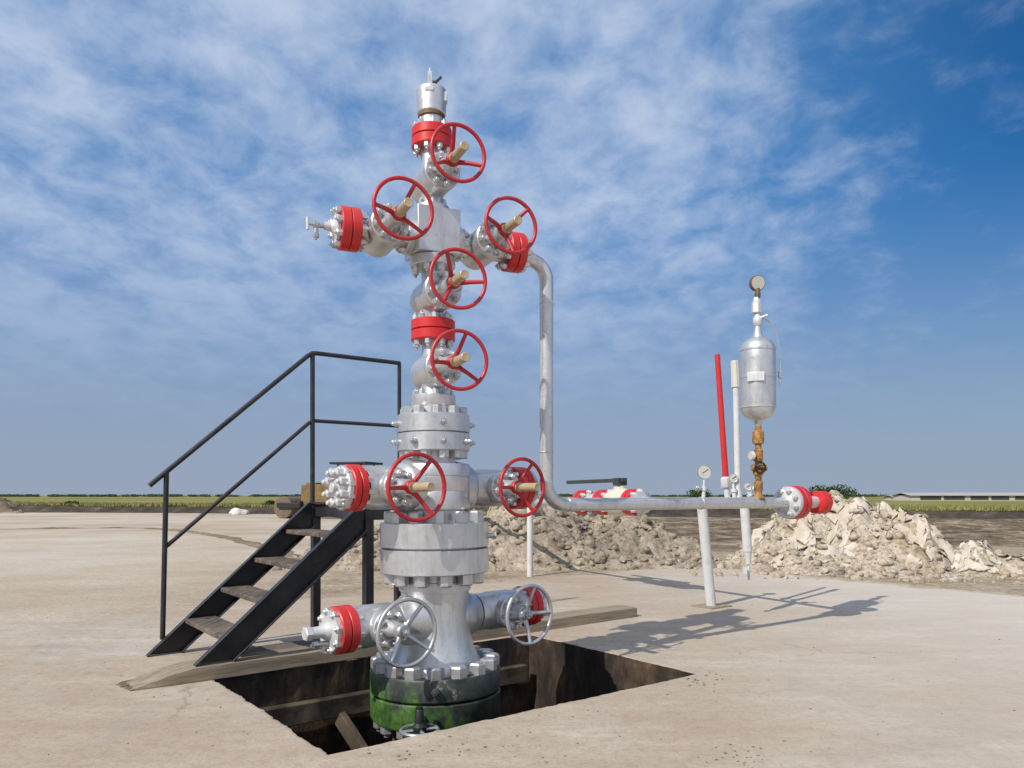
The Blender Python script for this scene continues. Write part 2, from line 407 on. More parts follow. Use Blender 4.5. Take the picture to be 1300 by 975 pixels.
# bottom flange pair with peeling green paint
bf = MB(); bf.lathe((0, 0, 0), Z, [(-.215, .40), (-.215, .435), (-.195, .448), (-.05, .448), (-.042, .44), (-.042, .40), (-.030, .40), (-.030, .44), (-.02, .448), (.105, .448), (.12, .438), (.12, .30)], 72)
base = bf.build('base_flange', M['green'], well); base['label'] = 'bottom flange with peeling green and black paint'
bolts(base, (0, 0, .118), Z, .388, 16, .058, .075, 9., .1, 'silver', False)
bolts(base, (0, 0, -.215), -Z, .385, 16, .045, .06, .5, .1, 'tan')
plug = MB(); pd = V((.10, -1, 0)).normalized()
plug.hexnut(pd * .446 + V((0, 0, .05)), pd, .03, .04)
plug.build('plug', M['green'], well)
cs = MB(); cs.cyl((0, 0, -1.69), (0, 0, -.21), .30, seg=40); cs.build('casing', M['brown'], well)
# casing spool body
sp = MB(); sp.lathe((0, 0, 0), Z, [(.117, .37), (.13, .345), (.15, .325), (.19, .295), (.25, .268), (.32, .250), (.40, .238), (.50, .231), (.60, .232), (.648, .236), (.65, .248), (.715, .248), (.72, .243), (.77, .243)], 64)
for s_ in (-1, 1):
    sp.lathe(PL * (s_ * .12) + V((0, 0, .455)), PL * s_, [(0, .20), (.10, .185), (.125, .165), (.16, .148), (.20, .137)], 40)
sp.build('casing_spool', M['silver'], well)
# big flange
bg = pairflange((0, 0, .945), Z, .375, .165, 'silver', 'spool_flange', .012, 12, .049, .078, 8., seg=72, stud=False)
ls = MB(); ls.cyl((.37, -.02, 1.02), (.43, -.02, 1.02), .018, seg=12); ls.cyl((.40, -.02, 1.02), (.425, -.02, 1.02), .026, seg=6); ls.build('lock_screw', M['gal'], well)
# tubing head body
tb = MB(); tb.lathe((0, 0, 0), Z, [(1.11, .215), (1.20, .205), (1.205, .246), (1.215, .25), (1.325, .25), (1.33, .247), (1.335, .25), (1.425, .25), (1.43, .246), (1.435, .25), (1.505, .25), (1.515, .243), (1.515, .16), (1.52, .148), (1.62, .148)], 64)
for s_ in (-1, 1):
    tb.lathe(PL * (s_ * .14) + V((0, 0, 1.355)), PL * s_, [(0, .19), (.10, .175), (.13, .16), (.15, .13), (.2, .13)], 40)
tb.build('tubing_head', M['silver'], well)
# tubing head flange
tf = pairflange((0, 0, 1.729), Z, .249, .122, 'silver', 'tubing_flange', .007, 10, .038, .05, 6., seg=64, stud=False)
for k in range(8):
    a_ = k * math.pi / 4 + .35; d = V((math.cos(a_), math.sin(a_), 0))
    for zz, k2 in ((1.665, 0), (1.79, 1)):
        if k2 and k % 2: continue
        q = MB(); q.cyl(d * .24 + V((0, 0, zz)), d * .272 + V((0, 0, zz)), .022, seg=12); q.hexnut(d * .27 + V((0, 0, zz)), d, .016, .022); q.build('lock_screw', M['gal'], well)
# adaptor flange above
af = MB(); af.lathe((0, 0, 0), Z, [(1.85, .16), (1.905, .155), (1.908, .148), (1.916, .153), (1.985, .153), (1.992, .147), (1.992, .09), (2.01, .08), (2.08, .08)], 48)
af = af.build('adapter_flange', M['silver'], well)
bolts(af, (0, 0, 1.99), Z, .122, 8, .022, .034, 3.)

def handwheel(c, axis, Rr, r, dish, ang, mat, parent, hubr=.045):
    """rim at c, hub set back along -axis by dish; spokes at image angles (deg, 0 = right, ccw seen from the front)"""
    a = V(axis).normalized(); rt = Z.cross(a).normalized()   # right as seen from the front
    w = MB(); w.torus(c, a, Rr, r, 56, 10)
    hub = V(c) - a * dish
    w.lathe(hub - a * .028, a, [(0, hubr * .8), (.006, hubr), (.045, hubr), (.055, hubr * .75)], 20)
    for g_ in ang:
        d = rt * math.cos(R(g_)) + Z * math.sin(R(g_))
        p0 = hub + d * hubr * .7; p1 = V(c) + d * (Rr - r * .3); pm = hub.lerp(V(c), .55) + d * (Rr * .55)
        w.tube([p0, pm, p1], [r * 1.35, r * 1.05, r * .95], 10)
    return w.build('handwheel', M[mat], parent, 50)

def valve(c, flow, stem, neckr, barr, h0, h1, rim, tip, Rr, ang, wmat='wheel_red', half=.2, back=.2, big=False, sleeve=True):
    """gate valve body with bonnet, sleeve and handwheel"""
    c = V(c); mb = MB(); b_ = barr
    mb.lathe(c, stem, [(-back, 0), (-back + .003, b_ * .45), (-back + .011, b_ * .70), (-back + .027, b_ * .88), (-back + .05, b_ * .97), (-back + .075, b_), (h0 - .008, b_ * 1.0), (h0, b_ * .98)], 44)
    for s_ in (-1, 1):
        mb.lathe(c, V(flow) * s_, [(0, neckr * 1.05), (b_ * .8, neckr * 1.05), (b_ * .98, neckr * 1.0), (half, neckr)], 36)
    body = mb.build('gate_valve', M['silver'], well)
    bo = MB(); k = b_ / .118
    bo.lathe(c, stem, [(h0 + .002, b_ * 1.0), (h0 + .006, b_ * 1.05), (h0 + .046, b_ * 1.05), (h0 + .052, b_ * 1.0), (h0 + .052, .07 * k), (h0 + .075, .062 * k), (h1 - .03, .044), (h1 - .03, .052), (h1 - .004, .052), (h1, .03)], 36)
    x, y, a = basis(stem)
    for i in range(8):
        t_ = 2 * math.pi * i / 8 + .2; p = c + x * (b_ * .83 * math.cos(t_)) + y * (b_ * .83 * math.sin(t_))
        bo.hexnut(p + a * (h0 + .052), a, .025 * min(k, 1.2), .036, i)
    bo.build('bonnet', M['silver'], body)
    dish = rim - h1
    ye = MB(); ye.lathe(c, stem, [(h1 - .004, .03), (h1 + .02, .028), (h1 + .05, .026)], 16); 
    if not sleeve: ye.hexnut(c + a * (h1 + .045), a, .02, .02)
    ye.build('stem', M['gal' if not sleeve else 'brown'], body)
    if sleeve:
        sl = MB(); sl.lathe(c, stem, [(h1 + .03, .034), (h1 + .05, .034), (h1 + .052, .0295), (tip - .004, .0295), (tip, .026), (tip - .002, .012), (tip - .002, 0)], 20)
        sl.build('stem_sleeve', M['tan'], body)
    handwheel(c + a * rim, a, Rr, .0128 if Rr < .2 else .0138, dish, ang, wmat, body)
    return body

# master valves on the axis
valve((0, 0, 2.158), Z, QU, .079, .122, .17, .40, .505, .615, .185, (75, 188, -45), half=.23)
mf = pairflange((0, 0, 2.438), Z, .153, .068, 'red', 'flange', .006, 8, .023, .036, 5., label='red flange pair between the two lower stem valves')
valve((0, 0, 2.675), Z, QU, .075, .122, .17, .40, .495, .605, .185, (115, 0, 237), half=.23)
f3 = MB(); f3.lathe((0, 0, 0), Z, [(2.875, .09), (2.875, .150), (2.882, .157), (2.938, .157), (2.946, .15), (2.946, .12), (2.96, .12)], 48)
f3 = f3.build('flange', M['silver'], well); bolts(f3, (0, 0, 2.875), -Z, .125, 8, .023, .04, 4.)
# cross block
cb = MB(); cb.box((0, 0, 3.10), .152, .152, .152, PU, QU, Z)
for s_ in (-1, 1): cb.lathe(PU * (s_ * .148) + V((0, 0, 3.065)), PU * s_, [(0, .115), (.012, .118), (.05, .118), (.056, .112)], 40)
cb.lathe((0, 0, 3.25), Z, [(0, .118), (.045, .118), (.052, .11), (.036, .08), (.12, .076)], 40)
cb = cb.build('cross_block', M['silver'], well, 38, .006)
bolts(cb, (0, 0, 3.301), Z, .09, 6, .018, .03, 2.)
for s_ in (-1, 1): bolts(cb, PU * (s_ * .204) + V((0, 0, 3.065)), PU * s_, .092, 8, .02, .03, 2.2)
valve((0, 0, 3.468), Z, QU, .075, .118, .17, .40, .51, .625, .178, (98, -18, 212), half=.26)
pairflange((0, 0, 3.768), Z, .140, .064, 'red', 'flange', .006, 8, .022, .032, 4.2, label='topmost red flange pair under the cap')
tc_ = MB(); tc_.lathe((0, 0, -.032), Z, [(3.86, .085), (3.945, .082)], 32); tc_.build('neck', M['silver'], well)
tr = MB(); tr.lathe((0, 0, -.032), Z, [(3.942, .088), (3.946, .094), (3.965, .094), (3.97, .09)], 32); tr.build('thread_ring', M['brown'], well)
cap = MB(); cap.lathe((0, 0, -.032), Z, [(3.968, .092), (3.975, .099), (4.02, .101), (4.125, .106), (4.14, .10), (4.155, .06), (4.158, 0)], 40)
cap.box((-.005, -.09, 4.07), .03, .018, .012)
cap.box((.10, -.02, 4.045), .01, .03, .03)
cap = cap.build('cap', M['silver'], well)
lg = MB(); lg.box((-.002, -.055, 4.135), .016, .010, .075); lg.cyl((-.002, -.055, 4.20), (-.002, -.055, 4.232), .009, .005, 10); lg.build('bleed_stem', M['gal'], cap)
lv = MB(); lv.cyl((.0, -.05, 4.135), (.045, -.05, 4.135), .015, seg=10); lv.bar((.03, -.05, 4.135), (.075, -.05, 4.175), .016, .012); lv.build('bleed_handle', M['darkmetal'], cap)

# upper wing arms
ZU = 3.065
valve(PU * -.36 + V((0, 0, ZU)), PU, QU, .080, .12, .17, .40, .50, .61, .185, (65, 180, -48), half=.19)
lf = pairflange(PU * -.585 + V((0, 0, ZU)), PU, .142, .062, 'red', 'flange', .005, 8, .023, .034, 5., label='red flange pair at the end of the upper left arm')
en = MB(); e0 = PU * -.652 + V((0, 0, ZU)); d = -PU
en.lathe(e0, d, [(0, .095), (.02, .095), (.03, .05), (.05, .03), (.09, .026)], 28)
en.build('blind_plug', M['silver_white'], well)
nv = MB(); n0 = e0 + d * .06
nv.lathe(n0, d, [(0, .024), (.03, .024), (.032, .018), (.07, .018), (.072, .026), (.10, .026), (.102, .011), (.135, .009)], 12)
nv.cyl(n0 + d * .085, n0 + d * .085 - Z * .06, .016, seg=10); nv.hexnut(n0 + d * .085 - Z * .055, -Z, .022, .03)
nv = nv.build('needle_valve', M['gal'], well)
th = MB(); th.cyl(n0 + d * .137 - Z * .04, n0 + d * .137 + Z * .04, .010, seg=10); th.build('tee_handle', M['white'], nv)
valve(PU * .37 + V((0, 0, ZU)), PU, QU, .080, .12, .17, .40, .50, .61, .178, (45, 170, -85), half=.19)
rf = pairflange(PU * .615 + V((0, 0, ZU)), PU, .142, .06, 'red', 'flange', .005, 8, .023, .034, 5., label='red flange pair where the upper right arm meets the riser pipe')

# tubing head arms (middle)
ZM = 1.352
valve(PL * -.40 + V((0, 0, ZM)), PL, QL, .136, .112, .15, .33, .40, .555, .206, (58, 182, -58), half=.17, back=.17)
lm = pairflange(PL * -.635 + V((0, 0, ZM)), PL, .150, .046, 'red', 'flange', .006, 10, .026, .036, 6., label='large red flange pair at the end of the middle left arm')
e0 = PL * -.686 + V((0, 0, ZM)); d = -PL
en = MB(); en.lathe(e0, d, [(0, .135), (.008, .139), (.03, .139), (.036, .13), (.036, .06), (.06, .052), (.06, .035), (.09, .032), (.094, .028)], 40)
en = en.build('blind_flange', M['silver_white'], well)
bolts(en, e0 + d * .036, d, .102, 8, .031, .05, 5.5, .4, 'silver_white')
valve(PL * .48 + V((0, 0, ZM)), PL, QL, .130, .112, .14, .31, .38, .54, .198, (60, 180, -60), half=.20, back=.16)
pairflange(PL * .745 + V((0, 0, ZM)), PL, .160, .058, 'red', 'flange', .006, 10, .024, .034, 3.5, label='red flange pair behind the middle right handwheel')
e0 = PL * .805 + V((0, 0, ZM)); en = MB(); en.lathe(e0, PL, [(0, .14), (.045, .14), (.05, .06), (.11, .05)], 32); en.build('blind_flange', M['silver_white'], well)

# casing spool arms (bottom)
ZB = .455
valve(PL * -.47 + V((0, 0, ZB)), PL, QL, .133, .118, .14, .33, .385, .5, .205, (55, 235, -38), 'gal', half=.2, back=.16, sleeve=False)
pairflange(PL * -.715 + V((0, 0, ZB)), PL, .152, .058, 'red', 'flange', .006, 8, .026, .036, 6., label='red flange pair at the end of the bottom left arm')
e0 = PL * -.775 + V((0, 0, ZB)); d = -PL
en = MB(); en.lathe(e0, d, [(0, .13), (.03, .132), (.035, .06), (.06, .05), (.075, .038), (.16, .036)], 36)
en.lathe(e0 + d * .15, d, [(0, .046), (.035, .046), (.04, .04)], 6)
en = en.build('blind_flange', M['silver_white'], well)
bv = MB(); bp = e0 + d * .06 - Z * .075; bv.cyl(bp - d * .03, bp + d * .05, .018, seg=12); bv.hexnut(bp + d * .045, d, .024, .03); bv.cyl(bp, bp - Z * .05, .012, seg=10); bv.bar(bp - Z * .05 - QL * .035, bp - Z * .05 + QL * .035, .014, .012)
bv.build('bleed_valve', M['gal'], well)
valve(PL * .555 + V((0, 0, ZB)), PL, QL, .132, .118, .14, .31, .36, .5, .205, (75, 0, -88), 'gal', half=.22, back=.16, sleeve=False)
pairflange(PL * .83 + V((0, 0, ZB)), PL, .152, .055, 'red', 'flange', .006, 8, .024, .034, 3.3, label='red flange pair at the end of the bottom right arm')
e0 = PL * .888 + V((0, 0, ZB)); en = MB(); en.lathe(e0, PL, [(0, .13), (.045, .13), (.05, .06), (.11, .05)], 32); en.build('blind_flange', M['silver_white'], well)

# small valve with a flat handwheel low on the front of the bottom flange
dc = V((-.045, -.56, 0)); dv = MB()
dv.cyl(dc + V((.005, .13, -.13)), dc + V((0, 0, -.13)), .035, seg=16)
dv.lathe(dc + V((0, 0, -.2)), Z, [(0, .03), (.02, .045), (.07, .045), (.09, .028), (.17, .026), (.175, .022), (.19, .022)], 18)
dv = dv.build('drain_valve', M['darkmetal'], well)
hw = MB(); hc = dc + V((0, 0, -.155)); hw.torus(hc, Z, .115, .011, 40, 8)
for k in range(4): hw.tube([hc, hc + V((math.cos(k * 1.571 + .4), math.sin(k * 1.571 + .4), 0)) * .112], .011, 8)
hw.build('handwheel', M['gal'], dv)

# nuts: the hundred that show largest are parts, the rest one part
def front(nt_):
    _, par, c_, ax, r_, h_, *_r = nt_
    return nt_[0] + (1.2 if c_.y < .02 else -3.0) + r_ * 20
nuts.sort(key=front, reverse=True)
cache = {}
for (w_, par, c_, ax, r_, h_, ph, mt, st) in nuts[:100]:
    key = (round(r_, 4), round(h_, 4), mt, st)
    if key not in cache:
        q = MB(); q.hexnut((0, 0, 0), Z, r_, h_, 0., st); o = q.build('nut', M[mt], par, 30); cache[key] = o
    else:
        o = cache[key].copy(); COL.objects.link(o); o.parent = par
    x_, y_, a_ = basis(ax)
    o.matrix_local = Matrix.Translation(c_) @ Matrix((x_, y_, a_)).transposed().to_4x4() @ Matrix.Rotation(ph, 4, 'Z')
q = MB()
for (w_, par, c_, ax, r_, h_, ph, mt, st) in nuts[100:]: q.hexnut(c_, ax, r_, h_, ph, st)
o = q.build('small_nuts', M['silver'], well, 30); o['kind'] = 'stuff'

# ------------------------------------------------------------------ FLOW LINE (riser + horizontal pipe)
PR = .051; WB = V((TX - .02, TD, 0))
def arc(c, x, y, r, n=10, a0=0, a1=math.pi / 2):
    return [c + x * (r * math.cos(a0 + (a1 - a0) * i / n)) + y * (r * math.sin(a0 + (a1 - a0) * i / n)) for i in range(n + 1)]
RS = V((.255, 5.66, 0)); FE = V((2.325, 7.15, 0)); FD = (FE - RS).normalized(); ZP = 1.232
fl = empty('flowline_pipe', (RS.x, RS.y, 0), 'long silver pipe rising beside the wellhead and running right to a red capped end', 'pipe')
def L_(p): return V(p) - V((RS.x, RS.y, 0))
armend = WB + PU * .68 + V((-.008, 0, ZU - .02)); br = .15
rtop = RS + Z * (ZU - .03)
hd = (rtop - armend); hd.z = 0; hd.normalize()
pts = [armend] + arc(rtop - hd * br - Z * br, Z, hd, br)
pts += arc(RS + Z * (ZP + .17) + FD * .17, -FD, -Z, .17)
pts += [RS + FD * 2.95 + Z * ZP]
mb = MB(); mb.tube([L_(p) for p in pts], PR, 24); mb.build('pipe', M['pipe'], fl)
for zz in (2.72, 1.62):
    q = MB(); q.torus(L_(RS + Z * zz), Z, PR * .99, .006, 28, 6); q.build('weld_seam', M['pipe'], fl)
q = MB(); q.torus(L_(RS + FD * .2 + Z * ZP), FD, PR * .99, .006, 28, 6); q.build('weld_seam', M['pipe'], fl)
q = MB(); q.torus(L_(RS + FD * 1.707 + Z * ZP), FD, PR * .99, .006, 28, 6); q.build('weld_seam', M['pipe'], fl)
ef = L_(RS + FD * 3.013 + Z * ZP)
q = MB(); q.lathe(ef, FD, [(-.08, PR), (-.07, .085), (-.06, .11), (-.055, .152), (-.05, .155), (-.012, .155), (-.01, .135)], 44); efs = q.build('end_flange', M['silver_white'], fl)
q = MB(); q.lathe(ef, FD, [(-.012, .14), (-.008, .162), (.045, .162), (.05, .155), (.05, .14), (.058, .14), (.058, .155), (.062, .162), (.125, .162), (.13, .15), (.13, .06)], 44); q.build('flange', M['red'], fl)
x_, y_, a_ = basis(FD)
for i in range(8):
    t_ = 2 * math.pi * i / 8 + .3; q = MB(); q.hexnut(ef - FD * .055 + x_ * (.118 * math.cos(t_)) + y_ * (.118 * math.sin(t_)), -FD, .028, .04); q.build('nut', M['silver_white'], efs, 30)
q = MB(); q.lathe(ef, FD, [(.12, .075), (.2, .06), (.42, .06)], 28); q.build('tee', M['silver_white'], fl)
q = MB(); q.lathe(ef, FD, [(.41, .06), (.415, .112), (.425, .12), (.55, .12), (.565, .105), (.57, .05)], 10); q.build('end_cap', M['red'], fl)

# ------------------------------------------------------------------ COLLECTOR PIPE behind
AJ = RS + FD * 3.25 + Z * ZP
A0 = V((.31, 12.2, 1.19)); AD = (A0 - AJ).normalized()
colp = empty('collector_pipe', (AJ.x, AJ.y, 0), 'thinner silver pipe on white posts running away behind the flow line', 'pipe')
def C_(p): return V(p) - V((AJ.x, AJ.y, 0))
def apt(D):
    k = (D - AJ.y) / AD.y; return AJ + AD * k
e_ = apt(14.1); ADh = V((AD.x, AD.y, 0)).normalized()
mb = MB(); mb.tube([C_(AJ)] + [C_(p) for p in arc(e_ - Z * .2, Z, ADh, .2)] + [C_(V((e_.x, e_.y, 0)) + ADh * .2 - Z * .05)], .05, 20); mb.build('pipe', M['pipe'], colp)
def apx(px):
    k = (px - CX) / F   # depth on the collector line seen at this column
    # X = AJ.x + AD.x*s ; D = AJ.y + AD.y*s
    s_ = (k * AJ.y - AJ.x) / (AD.x - k * AD.y); return AJ + AD * s_
# support posts
pb = at(903, 1261 / 141.); ptop = apx(891)
q = MB(); q.cyl(C_(pb), C_(ptop - Z * .03), .058, seg=24); sp1 = q.build('support_post', M['white'], colp)
q = MB(); q.box(C_(pb + Z * .007), .19, .15, .007, U1, U2); q.build('base_plate', M['rusty_plate'], sp1)
pf = at(675, 1261 / 103.); ptop = apt(pf.y)
q = MB(); q.cyl(C_(V((ptop.x, ptop.y, -.02))), C_(ptop - Z * .03), .047, seg=20); q.build('support_post', M['white'], colp)
# hanging drain leg
hp = apx(945); 
q = MB(); hb = at(949, hp.y, 700); q.cyl(C_(hp - Z * .03), C_(hb), .05, .048, 20); q.cyl(C_(hb + Z * .005), C_(at(950, hp.y, 716)), .042, .03, 16); q.cyl(C_(at(950, hp.y, 715)), C_(at(951, hp.y, 738)), .014, .012, 10)
q.box(C_(at(945.5, hp.y - .05, 724)), .02, .02, .035); q.build('drain_leg', M['white'], colp)
# ball valve with lever
vb = apx(787)
for px in (742, 768, 805):
    c_ = C_(apx(px)); q = MB(); q.lathe(c_, AD, [(-.085, .165), (-.08, .175), (-.008, .175), (-.006, .155), (.006, .155), (.008, .175), (.08, .175), (.085, .165)], 36); fo = q.build('flange', M['red'], colp)
    x_, y_, a_ = basis(AD)
    for i in range(8):
        t_ = 2 * math.pi * i / 8; q = MB()
        q.hexnut(c_ - AD * .085 + x_ * (.145 * math.cos(t_)) + y_ * (.145 * math.sin(t_)), -AD, .032, .06); q.build('nut', M['silver_white'], fo, 30)
q = MB(); q.lathe(C_(apx(742)), -AD, [(.08, .12), (.35, .12)], 28); q.build('spool_piece', M['silver_white'], colp)
q = MB(); q.lathe(C_(apx(805)), -AD, [(.08, .145), (.13, .15), (.20, .145), (.23, .09), (.32, .055)], 30); q.build('end_hub', M['silver'], colp)
q = MB(); q.lathe(C_(vb), AD, [(-.26, .10), (-.2, .15), (-.1, .185), (.1, .185), (.2, .15), (.26, .10)], 28); q.lathe(C_(vb), Z, [(.12, .09), (.2, .085), (.21, .06), (.25, .05)], 20)
bvv = q.build('ball_valve', M['cream'], colp)
q = MB(); q.box(C_(vb + Z * .275), .075, .06, .05, AD.cross(Z), ADh, Z); q.bar(C_(vb + Z * .295 - ADh * .1), C_(vb + Z * .285 + ADh * 1.25), .07, .05); q.build('lever', M['greenlever'], bvv, 38, .006)

# ------------------------------------------------------------------ gauges and poles on the collector pipe
def gauge(name, base, top, r, label, group=None, side=None):
    o = empty(name, base, label, 'gauge', group); Lb = V(base); top = V(top) - Lb
    q = MB(); q.lathe((0, 0, -.02), top, [(0, .022), (top.length * .45, .022), (top.length * .46, .034), (top.length * .66, .034), (top.length * .67, .014), (top.length, .014)], 12); st = q.build('gauge_stem', M['white'], o)
    fd = V((-(Lb.x) * .6 - .1, -Lb.y, 0)).normalized(); c_ = top + Z * r * .9
    q = MB(); q.lathe(c_ - fd * .035, fd, [(0, r * .9), (.006, r), (.05, r), (.058, r * .96), (.056, r * .88)], 32); q.build('gauge_case', M['gal'], o)
    q = MB(); q.lathe(c_ + fd * .014, fd, [(0, r * .9), (.008, r * .89)], 32); dl = q.build('dial', M['dial'], o)
    q = MB(); rt = Z.cross(fd); q.bar(c_ + fd * .0245 - (rt * .3 + Z * .2) * r, c_ + fd * .0245 + (rt * .55 + Z * .4) * r, .006, .003, fd); q.build('needle', M['darkmetal'], dl)
    if side:
        q = MB(); s0 = top * .5; s1 = s0 + V(side); q.cyl(s0, s1, .014, seg=10); q.hexnut(s0 + V(side) * .4, side, .026, .04); q.build('side_valve', M['gal'], o)
        q = MB(); q.disc(s1, side, .03, .014, 16, .003); q.build('knob', M['gal'], o)
    return o
gb = apx(893) + Z * .05
gauge('pressure_gauge', gb, at(894, gb.y, 607), .078, 'round pressure gauge on a white stem above the front white post', side=(-.10, -.04, 0))
p_ = apx(940); gauge('pressure_gauge', p_ + Z * .05 + V((-.07, -.02, 0)), at(931, p_.y, 612), .048, 'small gauge with pale dial half hidden by the white pole')
p_ = apx(955); g2 = gauge('pressure_gauge', p_ + Z * .05, at(949, p_.y, 622), .04, 'small gauge low beside the rusty pipe, with a dark knob', side=(.07, -.03, .10))
p_ = apx(924)
rp = empty('marker_pole', p_ + Z * .05, 'tall red pole leaning left above the pipe', 'pole')
def P_(v): return V(v) - V(p_) - Z * .05
q = MB(); q.cyl((0, 0, -.02), P_(at(922, p_.y, 618)), .035, .028, 14); q.lathe(P_(at(922, p_.y, 619)), P_(at(910, p_.y, 450)) - P_(at(922, p_.y, 619)), [(0, .05), (.01, .056), (.1, .056), (.12, .036)], 8); q.build('socket', M['white'], rp)
q = MB(); q.cyl(P_(at(921.3, p_.y, 607)), P_(at(910.5, p_.y, 450)), .034, .030, 16); q.build('pole', M['red'], rp)
p_ = apx(937)
wp = empty('marker_pole', p_ + Z * .05, 'tall slim white pole with a thicker cream top beside the silver bottle', 'pole')
q = MB(); q.cyl((0, 0, -.02), P_(at(934, p_.y, 488)), .034, .032, 16); q.cyl((0, 0, -.02), P_(at(936.5, p_.y, 620)), .055, .034, 16); q.build('pole', M['white'], wp)
q = MB(); q.cyl(P_(at(934, p_.y, 492)), P_(at(932.5, p_.y, 458)), .046, .043, 8, .004); q.build('sleeve', M['sleeve_pale'], wp)

# ------------------------------------------------------------------ BOTTLE on the flow line
s_t = 2.52
TP = RS + FD * s_t; TDp = TP.y
tz = lambda y: H + (HY - y) / F * TDp
bot = empty('pressure_bottle', (TP.x, TP.y, ZP), 'silver gas bottle with a top gauge on a rusty pipe', 'pressure vessel', rot=(0, -.004, 0))
zb = lambda y: tz(y) - ZP
r_ = .160
q = MB(); q.lathe((0, 0, 0), Z, [(zb(541), .03), (zb(535), .04), (zb(533.5), .05), (zb(532.5), .075), (zb(530.5), .103), (zb(527.5), .126), (zb(523.5), .144), (zb(519), .155), (zb(514), r_), (zb(500), r_), (zb(480), r_), (zb(460), r_), (zb(444), r_ * .995), (zb(438), r_ * .93), (zb(433), r_ * .74), (zb(430), r_ * .5), (zb(428), r_ * .32), (zb(424), .042), (zb(415), .026), (zb(412), .024)], 48)
for yb_ in (517, 479.5, 445): q.lathe((0, 0, 0), Z, [(zb(yb_ + 1), r_ - .002), (zb(yb_ + .9), r_ + .004), (zb(yb_ - .9), r_ + .004), (zb(yb_ - 1), r_ - .002)], 48)
tank = q.build('tank', M['silver'], bot)
q = MB(); fdv = V((-.45, -1, 0)).normalized(); q.box(fdv * (r_ + .004) + Z * zb(481), .075, .008, .042, Z.cross(fdv), fdv, Z); q.build('name_plate', M['silver_white'], tank, 38, .003)
q = MB(); q.lathe((0, 0, 0), Z, [(zb(414), .03), (zb(411), .044), (zb(404), .046), (zb(401), .03), (zb(397), .026)], 12)
q.lathe((-.01, 0, 0), Z, [(zb(398), .04), (zb(397), .05), (zb(385), .05), (zb(384), .04), (zb(380), .03), (zb(378), .028)], 6); q.cyl((0, -.02, zb(405)), (.075, -.06, zb(402)), .012, seg=10); q.build('top_valve', M['silver_white'], bot)
q = MB(); q.lathe((0, 0, 0), Z, [(zb(379), .022), (zb(374), .03), (zb(369), .02), (zb(366), .02)], 12); q.build('gauge_stem', M['brown'], bot)
fg = V((.20, -1, -.14)).normalized(); gc = V((0, 0, zb(359.5)))
q = MB(); q.lathe(gc - fg * .035, fg, [(0, .062), (.008, .072), (.045, .072), (.05, .067), (.047, .062)], 32)
gcs = q.build('gauge_case', M['brown'], bot)
q = MB(); q.lathe(gc + fg * .012, fg, [(0, .065), (.006, .064)], 32); q.build('dial', M['dial'], gcs)
q = MB(); q.tube([(.03, 0, zb(402)), (.10, -.02, zb(409)), (.165, -.02, zb(424)), (.20, -.02, zb(445)), (.205, -.02, zb(478)), (.198, -.02, zb(490))], .006, 8); q.box((.2, -.02, zb(476)), .012, .02, .03); q.build('sensing_line', M['gal'], bot)
q = MB(); q.lathe((0, 0, 0), Z, [(.04, .062), (.055, .05), (.08, .036), (zb(625), .034), (zb(622), .04), (zb(612), .04), (zb(611), .03), (zb(604), .03), (zb(603), .045), (zb(598), .05), (zb(592), .045), (zb(591), .03),
          (zb(586), .03), (zb(585), .043), (zb(572), .043), (zb(570), .03), (zb(564), .028), (zb(563), .05), (zb(558), .055), (zb(548), .05), (zb(546), .03), (zb(540), .03)], 16)
q.cyl((0, 0, zb(579)), (-.06, -.03, zb(579)), .018, seg=10); q.cyl((-.07, -.02, zb(594)), (.07, -.02, zb(594)), .03, .03, 12)
rpip = q.build('rusty_riser', M['rust'], bot)
q = MB(); q.cyl((-.06, -.03, zb(579)), (-.085, -.04, zb(579)), .045, .04, 20, .004); q.build('knob', M['dial'], rpip)
q = MB(); q.torus((0, -.06, zb(594)), (0.2, -1, 0), .05, .009, 24, 6); q.bar((-.048, -.05, zb(594)), (.048, -.07, zb(594)), .01, .01); q.build('valve_handle', M['darkmetal'], rpip)

# ------------------------------------------------------------------ STAIRCASE
S0 = V((-2.963, 6.18, 0)); SW = 1.06
st = empty('metal_staircase', (S0.x, S0.y, 0), 'black metal staircase with wooden treads and a one sided handrail', 'staircase')
def sp_(s_, w_, z): return U1 * s_ - U2 * w_ + Z * z
PH = 1.22; RUN = 1.40
def stringer(w_, z0, s0):
    q = MB(); th = .012; lip = .055
    # side outline (s,z): plumb cut at top, level cut at bottom
    dpt = .285
    prof = [(s0, z0), (s0 + dpt * .92, z0), (RUN + .02, PH - .20), (RUN + .02, PH + .015), (RUN - .035, PH + .015)]
    for (a_, b_) in ((-th / 2, th / 2),):
        vs = [sp_(s_, w_ + a_, z) for s_, z in prof] + [sp_(s_, w_ + b_, z) for s_, z in prof]; n = len(prof)
        q.add(vs, [tuple(range(n)), tuple(range(2 * n - 1, n - 1, -1))] + [(i + n, (i + 1) % n + n, (i + 1) % n, i) for i in range(n)])
    sgn = 1
    for (pa, pb_) in ((prof[4], prof[0]), (prof[1], prof[2])):
        A_ = sp_(pa[0], w_ + .032 * sgn, pa[1]); B_ = sp_(pb_[0], w_ + .032 * sgn, pb_[1])
        q.bar(A_, B_, lip, .011, up=(0, 0, 1))
    return q.build('stringer', M['black'], st, 30, .002)
stringer(0, .004, .0); stringer(SW, .105, .09)
for i in range(4):
    z = .262 + .238 * i; s_ = .30 + i * .285
    q = MB(); q.box(sp_(s_ + .115, SW / 2, z), .125, SW / 2 - .03, .019, U1, U2, Z); q.build('tread', M['tread'], st, 30, .006)
LE = RUN + .93
q = MB()
